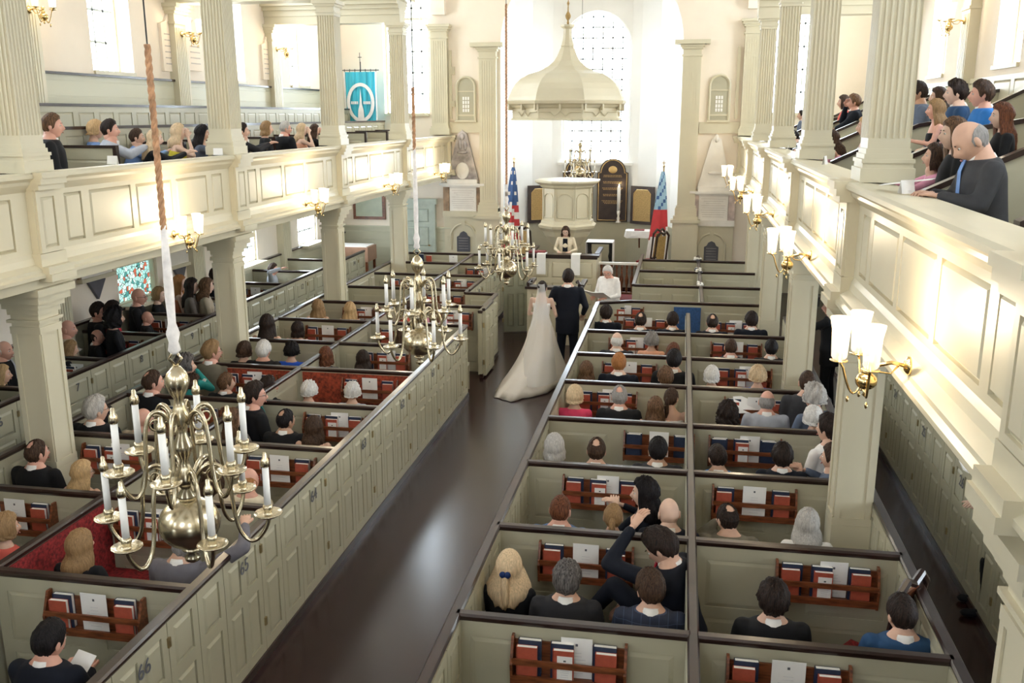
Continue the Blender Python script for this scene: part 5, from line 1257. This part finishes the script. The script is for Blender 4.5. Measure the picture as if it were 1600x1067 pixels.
g(1046,802,'bald man in a navy suit against the divider',hair='bald',cc='navy',hy=15,skin='f',z=1.17)
g(1140,812,'man with thinning dark hair in an olive jacket, hand at his face',hair='crown',hc='dark',cc='olive',hy=25,hp=14,pose='chinl',collar=False,z=1.13)
g(1262,818,'woman with long wavy grey hair in a pale pink top',sex='f',hair='mid',hc='lgrey',kind='blouse',cc='white',z=1.13)
g(853,697,'woman with a grey bob at the aisle end, third row right',sex='f',hair='bob',hc='lgrey',kind='tank',cc='dgrey',z=1.17)
g(932,704,'man with thinning brown crown in a dark suit, third row right',hair='crown',hc='brown',cc='char')
g(1028,704,'black-haired man in a dark suit below the dark book rack',hair='short',hc='black',cc='char',skin='t')
g(1123,716,'short dark-haired man in a bright blue suit looking down',hair='short',hc='dark',cc='bright',hy=16,hp=14,z=1.13)
g(1222,714,'man with wavy dark hair in a navy suit, third row outer right',hair='wavyshort',hc='dark',cc='navy',z=1.13)
g(1295,668,'dark-haired man in grey waistcoat and white shirt facing left by the pillar',hair='full',hc='dark',kind='blouse',cc='white',rz=40,hy=10,z=1.33,tie='black')
g(1301,716,'brown-haired man in a slate suit with clasped hands by the pillar',hair='full',hc='brown',cc='slate',rz=55,hy=5,pose='clasp',z=1.17)
g(883,618,'woman with short blonde hair in a hot pink top',sex='f',hair='shortf',hc='pblond',kind='blouse',cc='hot',z=1.15)
g(968,620,'grey balding man in a black suit, fourth row right',hair='crown',hc='grey',cc='black',skin='p',z=1.19)
g(1024,636,'woman with long light-brown hair clipped back, white top',sex='f',hair='long',hc='lbrown',kind='tank',cc='white',z=1.10)
g(1048,622,'brown ponytailed woman in white beside the divider',sex='f',hair='pony',hc='brown',kind='tank',cc='white',z=1.15,hy=-20)
g(1137,646,'woman with dark curly hair and royal blue straps',sex='f',hair='curly',hc='dark',kind='tank',cc='royal',z=1.12)
g(1198,628,'balding man in a light grey jacket in the row of white papers',hair='ring',hc='grey',cc='lgrey',skin='p',z=1.19,hy=-10)
g(1270,652,'white-haired woman in navy by the outer rail, fourth row',sex='f',hair='shortf',hc='white',kind='blouse',cc='navy',rz=25,z=1.14)
g(1272,618,'grey curly-haired woman in glasses by the outer rail',sex='f',hair='curlyshort',hc='lgrey',kind='blouse',cc='slate',rz=30,hy=15,z=1.12,glasses=True)
g(906,578,'woman with shoulder-length brown hair, fifth row at the aisle',sex='f',hair='mid',hc='lbrown',kind='blouse',cc='dgrey',z=1.10)
g(967,568,'strawberry-blond man in a dark suit, fifth row right',hair='short',hc='ginger',cc='navy',skin='f',z=1.20)
g(1040,590,'light-brown-haired man in a cream jacket by the divider',hair='full',hc='lbrown',cc='cream',collar=False,z=1.16,hy=10)
g(1053,563,'black-haired man in a black suit behind the cream jacket',hair='short',hc='black',cc='black',z=1.26)
g(1050,549,'brown-haired woman half hidden by the black-haired man',sex='f',hair='mid',hc='auburn',kind='tank',cc='peach',z=1.12,hr=8)
g(1112,587,'woman with short white hair in a white top, fifth row',sex='f',hair='shortf',hc='white',kind='blouse',cc='white',z=1.13)
g(1184,588,'woman with fluffy white-blonde hair in royal blue',sex='f',hair='curlyshort',hc='pblond',kind='blouse',cc='royal',z=1.15)
g(1262,592,'short-haired man in a dark suit beside the second right pillar',hair='buzz',hc='brown',cc='dgrey',z=1.19,skin='l')
g(964,533,'bald white-haired man in a dark suit, sixth row right',hair='ring',hc='white',cc='char',skin='f')
g(1018,533,'grey-haired woman in a peach top, sixth row right',sex='f',hair='curlyshort',hc='grey',kind='blouse',cc='peach',z=1.12)
g(1142,543,'man with cropped brown hair in a dark suit, sixth row outer right',hair='buzz',hc='brown',cc='navy',skin='p')
g(1205,545,'black-haired man in a dark suit next to the pillar, sixth row',hair='short',hc='black',cc='char',z=1.15)
for px,py,hs,hcx,lab in ((944,490,'full','dark','dark-haired groomsman nearest the aisle in the front right row'),(1001,501,'crown','dark','balding groomsman, second from the aisle in the front row'),(1051,501,'short','dark','short-haired groomsman in the middle of the front right row'),(1113,504,'crown','dark','groomsman with a thinning crown right of the front row middle'),(1174,501,'full','dark','tousled dark-haired groomsman at the outer end of the front row')):
    g(px,py,lab,hair=hs,hc=hcx,cc='navy',z=1.19)
# ---------------- left of the aisle
r,J,s=g(72,1003,'dark-haired man with a thinning spot reading a program, bottom left pew',hair='short',hc='black',cc='navy',hy=-12,hp=14,pose='read',skin='p')
g(125,852,'woman with straight blond-brown hair in the crimson-lined pew',sex='f',hair='mid',hc='dblond',kind='blouse',cc='black',z=1.15,hy=-12)
g(284,848,'grey-haired man in a grey jacket resting an elbow on pew 65',hair='full',hc='grey',cc='grey',hr=18,hp=12,hy=-10,pose='arm_out',z=1.20,legs='grey')
g(8,825,'short-haired woman in a coral top at the left picture edge',sex='f',hair='shortf',hc='dblond',kind='blouse',cc='coral',z=1.14,hy=-20)
g(57,708,'balding brown-haired man in a black suit before the first left pillar',hair='crown',hc='brown',cc='black',skin='p',hy=-14,z=1.19)
g(128,738,'blonde woman with glasses beside the balding man',sex='f',hair='mid',hc='blond',kind='tank',cc='black',z=1.08,hy=-22,glasses=True)
g(330,738,'brown-haired woman behind the nearest chandelier arms',sex='f',hair='mid',hc='brown',kind='blouse',cc='tan',z=1.12)
g(388,752,'bald red-haired man in a cream shirt near the aisle wall',hair='ring',hc='ginger',kind='blouse',cc='cream',skin='p',z=1.13,hy=-18)
g(147,620,'grey-haired man in glasses and dark suit behind the first left pillar',hair='full',hc='lgrey',cc='black',hy=-20,z=1.20,glasses=True)
g(163,652,'black-haired woman in black beside the grey-haired man',sex='f',hair='bob',hc='black',kind='blouse',cc='black',hy=-22,z=1.12)
g(223,655,'bald pink-headed man in a tan jacket left of the chandelier rope',hair='bald',cc='tan',skin='p',hy=-22,z=1.13,collar=False)
g(262,662,'brown-haired woman just behind the chandelier finial',sex='f',hair='mid',hc='lbrown',kind='blouse',cc='dgrey',z=1.08)
g(362,655,'light brown-haired woman in a dark patterned dress',sex='f',hair='mid',hc='lbrown',kind='blouse',cc='pattern',hy=-30,z=1.13)
g(398,614,'dark-haired man in glasses, black suit and green tie',hair='full',hc='dark',cc='black',rz=-40,hy=-15,z=1.34,glasses=True,tie='teal',skin='p')
g(419,604,'dark-haired man whose profile shows beyond the green-tied man',hair='full',hc='dark',cc='black',rz=-20,hy=-25,z=1.12,skin='p')
g(446,657,'dark-haired man with a bald crown in a black suit near pew 63',hair='crown',hc='black',cc='black',hy=-16,z=1.14,skin='t')
g(490,668,'woman with long auburn-brown hair near the aisle wall',sex='f',hair='mid',hc='brown',kind='tank',cc='peach',z=1.13,hy=-10)
g(238,597,'man with receding brown hair at the left end of the red-lined pew',hair='crown',hc='brown',cc='black',skin='p',hy=-28,z=1.17)
g(300,600,'brown curly-haired woman holding a white program',sex='f',hair='curlyshort',hc='brown',kind='blouse',cc='black',hy=-24,z=1.08)
g(353,599,'brown-haired boy in a dark jacket in front of the red panel',hair='full',hc='lbrown',cc='black',hy=-26,z=1.08)
g(483,611,'elderly woman with white curls and a hair clip before the red panel',sex='f',hair='curlyshort',hc='white',kind='blouse',cc='black',z=1.06)
g(551,613,'elderly woman with rounded white curls right before the red panel',sex='f',hair='curlyshort',hc='white',kind='blouse',cc='lgrey',z=1.06)
g(288,562,'grey-brown curly-haired woman in teal with a scarf, hand at chin',sex='f',hair='curlyshort',hc='dgrey',kind='blouse',cc='teal',hy=-30,z=1.18,pose='chin')
g(329,534,'blond-grey man in glasses and a grey jacket by the second left pillar',hair='full',hc='dblond',cc='olive',hy=-25,glasses=True,z=1.19,skin='p')
g(382,548,'woman with short brown hair in a black jacket, left of a white-haired man',sex='f',hair='shortf',hc='brown',kind='blouse',cc='black',hy=-18)
g(412,548,'white-haired man in black left of a woman in royal blue',hair='full',hc='white',cc='black',skin='p',collar=False,z=1.19)
g(456,549,'black-haired woman in a royal blue top',sex='f',hair='curlyshort',hc='black',kind='blouse',cc='royal',z=1.13)
g(509,556,'woman with an auburn bob in front of a book rack',sex='f',hair='bob',hc='auburn',kind='blouse',cc='dgrey',z=1.13)
g(567,561,'girl with straight dark hair right of the auburn bob',sex='f',hair='mid',hc='dark',kind='blouse',cc='black',z=1.10)
g(417,503,'woman with long dark brown hair and peach dress in the left outer pew',sex='f',hair='long',hc='dark',kind='tank',cc='peach',z=1.17)
g(465,514,'woman with a dark bob in a peach dress',sex='f',hair='bob',hc='dark',kind='tank',cc='peach',z=1.10,hy=-14)
g(626,525,'brown-haired woman behind the middle chandelier, left of its globe',sex='f',hair='bob',hc='brown',kind='blouse',cc='peach',z=1.08)
g(497,480,'curly dark-blonde woman in the seventh left row',sex='f',hair='longwave',hc='dblond',kind='tank',cc='peach',z=1.15)
g(547,484,'blonde woman left of a white paper, seventh left row',sex='f',hair='longwave',hc='blond',kind='tank',cc='peach',z=1.13)
g(590,490,'dark auburn woman right of a white paper, seventh left row',sex='f',hair='bob',hc='auburn',kind='blouse',cc='black',z=1.08)
g(640,480,'brown-haired woman in pink seen through the middle chandelier',sex='f',hair='bun',hc='brown',kind='blouse',cc='coral',z=1.12)
g(681,484,'light brown-haired woman right of the middle chandelier stem',sex='f',hair='long',hc='lbrown',kind='blouse',cc='pink',z=1.12)
# ---------------- pews along the left wall
g(8,548,'elderly pink-faced man in dark suit and striped tie at left edge',hair='ring',hc='white',cc='black',rz=-40,hy=-20,z=1.24,skin='p',tie='lgrey')
g(4,585,wx=-8.2,label='blonde woman low at the left picture edge',sex='f',hair='mid',hc='blond',kind='blouse',cc='black',rz=-40,z=1.05)
g(107,514,'bald man with a reddish head beside the first left pillar',hair='bald',cc='tan',rz=-20,hy=-25,skin='p',z=1.17,collar=False)
g(108,545,wx=-8.25,label='fair grey-haired woman with a white paper beside the first pillar',sex='f',hair='mid',hc='dblond',kind='blouse',cc='char',rz=-10,hp=10,z=1.08)
g(153,533,'balding man with dark ring of hair in the left wall pew',hair='ring',hc='dark',cc='black',rz=-15,hy=-20,z=1.12,skin='p')
g(154,487,'dark-haired man in glasses and suit against the left wall',hair='short',hc='dark',cc='black',rz=-25,hy=-15,z=1.17,glasses=True,skin='p')
g(176,477,wx=-8.5,label='dark-haired woman in a red top against the left wall',sex='f',hair='bob',hc='dark',kind='blouse',cc='red',rz=-25,z=1.17)
g(180,496,wx=-8.15,label='woman with thick black bouffant hair in black',sex='f',hair='curly',hc='black',kind='blouse',cc='black',rz=-20,z=1.13)
g(231,502,'bald man in a dark brown suit alone below the stained glass',hair='bald',cc='char',rz=-30,hy=-15,z=1.13,skin='p')
g(217,464,'bald man in glasses and black jacket before the stained glass',hair='bald',cc='black',rz=-40,hy=-10,z=1.17,glasses=True,skin='p')
g(249,461,'woman with short blond hair in black and white',sex='f',hair='shortf',hc='dblond',kind='blouse',cc='black',rz=-45,hy=-10,z=1.14,skin='f')
g(281,440,'ginger long-haired woman in an orange dress',sex='f',hair='long',hc='ginger',kind='tank',cc='orange',rz=-35,hy=-10,z=1.20,skin='f')
g(299,436,wx=-8.35,label='dark-haired woman in a grey patterned dress beside the redhead',sex='f',hair='long',hc='dark',kind='blouse',cc='pattern',rz=-35,hy=-10,z=1.20,skin='f')
g(323,447,wx=-8.1,label='girl with light brown hair left of a suited man',sex='f',hair='mid',hc='lbrown',kind='blouse',cc='tan',rz=-35,z=1.09,skin='f')
g(338,430,'dark-haired man in navy suit and pink tie left of the second pillar',hair='full',hc='dark',cc='navy',rz=-50,hy=-5,z=1.24,tie='pink',skin='f')
g(427,421,'brown-haired man in a pale grey jacket with an arm along the pew door',hair='full',hc='brown',cc='lgrey',rz=-50,hy=-10,pose='arm_out',z=1.24,skin='p',collar=False)
person((3.12,8.25,1.20),'guest in white sleeves leaning a book on the right wall pew',hair='short',hc='brown',kind='blouse',cc='white',rz=80,pose='rail',skin='f')
# ---------------- left gallery (floor 2.97)
def gl(px,py,X,label,**k): 
    P=atx(px,py,X); k.setdefault('rz',-58); k.setdefault('hy',-5); k.setdefault('group','guests in the left gallery'); k.setdefault('hs',.88); return person(P,label,floor=2.97 if X>-7.8 else 3.15,**k)
gl(82,196,-6.85,'sandy-haired man in a dark jacket beside the first left column',hair='short',hc='lbrown',cc='black',skin='p')
gl(172,203,-7.2,'dark-haired man in a grey suit in the left gallery leaning forward',hair='short',hc='dark',cc='lgrey',pose='rail',skin='p')
gl(150,203,-7.6,'blonde woman in blue behind the grey-suited man',sex='f',hair='shortf',hc='blond',kind='blouse',cc='sky')
gl(214,215,-7.4,'guest in a light blue shirt bending behind the blonde',hair='short',hc='brown',kind='blouse',cc='sky',pose='rail')
gl(241,216,-6.75,'woman with long straight pale hair in black leaning on the rail',sex='f',hair='long',hc='pblond',kind='blouse',cc='black',pose='rail',hp=8,skin='f')
gl(279,207,-6.8,'blonde woman in a yellow floral dress, hand at her mouth',sex='f',hair='mid',hc='pblond',kind='tank',cc='yellow',pose='chin',skin='f')
gl(314,208,-6.72,'woman with long black hair in blue lace',sex='f',hair='long',hc='black',kind='blouse',cc='slate',pose='rail',hp=10,skin='t')
gl(379,205,-6.85,'man in a charcoal jacket mostly hidden by the second left column',hair='short',hc='dark',cc='char',pose='rail')
gl(417,201,-6.9,'blonde woman left of the man in a bow tie',sex='f',hair='bob',hc='dblond',kind='blouse',cc='black')
r,J,s=gl(446,201,-6.85,'white-haired man in glasses, dinner jacket and burgundy bow tie',hair='short',hc='lgrey',cc='black',rz=-30,hy=-25,glasses=True,skin='p')
m=M(); 
for sx in (-1,1): m.ell((sx*.03,.085,1.045),(.028,.01,.018),0,8,5)
m.build('bow_tie',cloth('red'),r)
gl(472,203,-6.85,'blonde woman in a pink dress resting her chin',sex='f',hair='mid',hc='pblond',kind='tank',cc='peach',pose='chin',skin='f')
gl(492,204,-6.8,'brown-haired woman in black praying beside the third left column',sex='f',hair='mid',hc='brown',kind='blouse',cc='black',pose='chin')
# ---------------- right gallery
def gr(px,py,X,label,**k):
    P=atx(px,py,X); k.setdefault('rz',84); k.setdefault('group','guests in the right gallery'); k.setdefault('hs',.93); fl=2.97 if X<2.5 else 3.38
    return person(P,label,floor=fl,**k)
r1,J1,s1=gr(1530,226,1.92,'bald man in a dark grey suit reading a program in the right gallery',hair='ring',hc='grey',cc='dgrey',rz=92,hp=36,hy=0,hs=.96,pose='tuck',tie='sky',skin='l',scale=1.13,legs='dgrey')
gr(1560,222,2.50,'brown-haired woman just behind the bald man',sex='f',hair='long',hc='auburn',kind='blouse',cc='black',hy=8,skin='f')
gr(1490,210,2.15,'woman with long straight light brown hair in a black top',sex='f',hair='long',hc='lbrown',kind='blouse',cc='black',hy=10,skin='f')
gr(1463,210,2.12,'brown-haired woman in a pale pink top leaning forward',sex='f',hair='bob',hc='brown',kind='blouse',cc='pink',pose='rail',hp=-5,scale=.96)
gr(1462,172,2.62,'blonde woman with gold earrings and bare arms',sex='f',hair='mid',hc='dblond',kind='tank',cc='black',skin='p',pose='read')
gr(1434,145,2.9,'dark-haired man in a slate shirt at the left of the upper row',hair='short',hc='dark',kind='blouse',cc='slate',skin='t')
gr(1466,152,3.3,'brown-haired guest behind the blonde woman, upper row',sex='f',hair='mid',hc='brown',kind='blouse',cc='black')
gr(1493,146,2.9,'dark curly-haired man in a blue suit in the upper row',hair='wavyshort',hc='dark',cc='blue',skin='f')
gr(1533,148,2.9,'brown-haired man in a bright blue suit at the right of the upper row',hair='full',hc='brown',cc='bright',skin='p')
gr(1334,160,2.9,'fair-haired man in a navy suit between the second and third columns',hair='full',hc='lbrown',cc='navy',skin='p',pose='chin')
gr(1318,160,2.9,'woman in a coral top beside the fair-haired man',sex='f',hair='bob',hc='brown',kind='blouse',cc='coral')
gr(1243,213,2.0,'black-haired man leaning over the right rail by the third column',hair='short',hc='black',cc='navy',pose='rail',hp=20,collar=False)
gr(1234,205,2.2,'grey-haired man behind the black-haired man at the rail',hair='buzz',hc='grey',cc='lgrey',pose='rail')
gr(1252,190,2.5,'dark-haired guest half hidden by the third right column',hair='short',hc='dark',cc='slate')
gr(1302,216,2.0,'woman with long brown hair bending beside the second right column',sex='f',hair='long',hc='brown',kind='tank',cc='pink',pose='rail',hp=15)
gr(1352,198,2.4,'fair-haired girl half hidden by the first right column',sex='f',hair='mid',hc='blond',kind='tank',cc='white')
# ---------------- standing figures
gx=aty(888,434,15.45); r,J,s=person(gx,'groom in a dark suit standing with his back to the camera',hair='short',hc='dark',cc='navy',pose='groom',group='bridal couple',legs='navy',hy=3)
bxp=aty(847,450,15.30); rb,Jb,sb=person(bxp,'bride with a dark bun in a white gown and long veil',sex='f',hair='bun',hc='dark',kind='tank',cc='white',pose='bride',group='bridal couple',legs=None,skin='f',hy=-6)
def gown():
    m=M(); R=[]
    for q in range(17):
        t=q/16; z=1.10*(1-t)+.012*t
        rx=.135+.06*sst(0,.25,t)+.34*t**1.7; fr=.12+.16*t**1.5; bk=.12+.06*sst(0,.3,t)+1.25*t**2.6
        ring=[]
        for j in range(48):
            a=2*PI*j/48; c,s_=math.cos(a),math.sin(a); f=1+.035*t*math.sin(9*a+2)+.02*t*math.sin(17*a)
            y=s_*fr if s_>0 else s_*bk; xs=-.34*t**3*max(0,-s_)
            ring.append((c*rx*f+xs*1.0,y*f,max(.008,z+ (0 if t<.95 else 0))))
        R.append(ring)
    m.loft(R); return m
gown().build('gown_skirt',mat('ivory_satin',(0.80,0.74,0.68),.5,noise=.02),rb,smooth=True)
m=M(); R=[]
for q in range(15):
    t=q/14; z=1.66-1.52*t; w=.055+.30*t**1.1; yb=-.17-.16*t-.78*t**3
    R.append([(w*math.sin(a),yb*math.cos(a*.8)+.05+.012*math.sin(9*a+q*.2)*t,z) for a in [(-1.25+2.5*j/24) for j in range(25)]])
m.loft(R,cap=False,closed=False); m.build('veil',VEIL,rb,smooth=True)
def robe(root,mt,name='robe',z1=1.40,flare=.30):
    m=M(); R=[]
    for q in range(14):
        t=q/13; z=z1*(1-t)+.05; rx=.20+.03*t+(flare-.22)*t**1.5; ry=.13+.10*t
        R.append([(rx*math.cos(a)*(1+.05*t*math.sin(8*a)),ry*math.sin(a)*(1+.05*t*math.cos(7*a)),z) for a in [2*PI*j/32 for j in range(32)]])
    m.loft(R); return m.build(name,mt,root,smooth=True)
po=aty(950,424,17.15); r,J,s=person(po,'white-haired clergyman in a white robe reading from an open book',hair='short',hc='white',kind='blouse',cc='white',rz=150,hy=20,hp=22,pose='book',glasses=True,skin='p',group='clergy',legs=None)
robe(r,cloth('white'))
R3=Matrix.Rotation(math.radians(150),3,'Z'); hb=Vector(r.location)+R3@Vector((0,.42*s,1.17*s))
def open_book(loc,rz,label,w=.24,h=.30,tilt=.5,cat='book'):
    m=M(); T0=Matrix.Translation(loc)@Matrix.Rotation(rz,4,'Z')@Matrix.Rotation(tilt,4,'X'); m.T=T0
    for sx in (-1,1): m.add([(0,-h/2,0),(sx*w,-h/2,.03),(sx*w,h/2,.03),(0,h/2,0),(0,-h/2,.016),(sx*w,-h/2,.042),(sx*w,h/2,.042),(0,h/2,.016)],[(0,1,2,3),(7,6,5,4),(0,4,5,1),(1,5,6,2),(2,6,7,3),(3,7,4,0)])
    return tag(m.build('open_book',PAPR),label,cat)
open_book(hb,math.radians(150),'large open white service book held by the clergyman')
pr_=aty(884,361,20.85); r,J,s=person(pr_,'woman with a brown bob, cream jacket and navy top at the desk',sex='f',hair='bob',hc='brown',kind='blouse',cc='cream',rz=180,hp=18,pose='book',glasses=True,skin='f',group='clergy',floor=.35,legs='navy')
m=M(); torso_p=[(.055,.125,1.40),(-.055,.125,1.40),(-.06,.135,1.10),(.06,.135,1.10)]
m.loft([[(x*.9,.098,z) for x,y,z in torso_p],[(x,y,z) for x,y,z in torso_p]]); m.build('navy_top',cloth('navy'),r,label='navy top under the open jacket')
r,J,s=person((2.25,14.2,1.62),'videographer in dark clothes raising a camera in the right side aisle',hair='short',hc='brown',kind='suit',cc='black',collar=False,rz=62,hy=10,pose='camera',group=None,legs='black',skin='p')
t=thing('video_camera','black video camera on a monopod held up in the right side aisle','camera',(2.00,14.1,0))
m=M(); m.box(-.06,.06,-.10,.12,1.66,1.80); m.box(-.04,.04,-.02,.06,1.80,1.86); m.build('camera_body',DKBR,t)
m=M(); m.lathe([(.0,0),(.045,0),(.05,.12),(.06,.14),(.0,.14)],n=12); m.v=[(x,.12+z,1.73+y) for x,y,z in m.v]; m.build('lens',SLATE,t,smooth=True)
m=M(); m.tube([(0,0,0),(0,0,1.66)],[.012,.018],8); m.build('monopod',DKBR,t)
# ---------------- things people hold
def sheet(loc,rz,tilt,label,w=.15,h=.21):
    m=M(); m.T=Matrix.Translation(loc)@Matrix.Rotation(rz,4,'Z')@Matrix.Rotation(tilt,4,'X'); m.box(-w/2,w/2,-h/2,h/2,0,.004); m.T=None
    return tag(m.build('folded_program',PAPR),label,'paper')
p=atz(122,1045,.93); sheet(p,-.3,.7,'white program held by the man in the bottom left pew',.17,.22)
p=atz(312,604,1.02); sheet(p,-.6,.9,'white program held by the curly-haired woman by the red panel',.12,.24)
p=atz(116,550,1.0); sheet(p,-.5,.4,'white paper in the lap of the woman behind the first left pillar',.16,.20)
M3=Matrix.Rotation(math.radians(68),3,'Z'); hb=Vector(r1.location)+M3@Vector((0.03,.46*s1,.86*s1)); sheet(hb,math.radians(68),-.15,'white program in the hands of the bald man in the right gallery',.17,.34)
p=atz(1175,640,.95); p.z=.95
for k,(px,py) in enumerate(((1165,632),(1182,628))): sheet(atz(px,py,1.0),.3-k*.5,.9,'white sheet spread over the rack, %s of two'%['left','right'][k],.28,.22)
open_book((2.83,8.55,1.24),PI/2,'open white book resting on the right wall pew rail',.16,.42,.1)
sheet((2.30,8.2,3.40),.2,.1,'white program lying beside the blonde woman in the right gallery',.2,.25)
# needlepoint kneeler beside the blonde
t=M(); t.ell((-.93,5.98,.62),(.12,.14,.13),0,14,8); tag(t.build('needlepoint_cushion',mat('orange_needlepoint',(0.42,0.13,0.04),.8,noise=.5,scale=60),smooth=True),'orange needlepoint cushion beside the woman with the navy bow','cushion')
c=M(); c.loft([[(1.05,6.05,.46),(1.50,6.05,.46),(1.50,6.5,.46),(1.05,6.5,.46)],[(1.03,6.03,.54),(1.52,6.03,.54),(1.52,6.52,.54),(1.03,6.52,.54)],[(1.1,6.1,.62),(1.46,6.1,.62),(1.46,6.45,.62),(1.1,6.45,.62)]]) ; tag(c.build('seat_cushion',REDV),'red velvet cushion beside the blue-suited man near the carved chair','cushion')
# anything unused
for o in list(S.objects):
    if o.type=='EMPTY' and o.get('label')=='x': bpy.data.objects.remove(o)
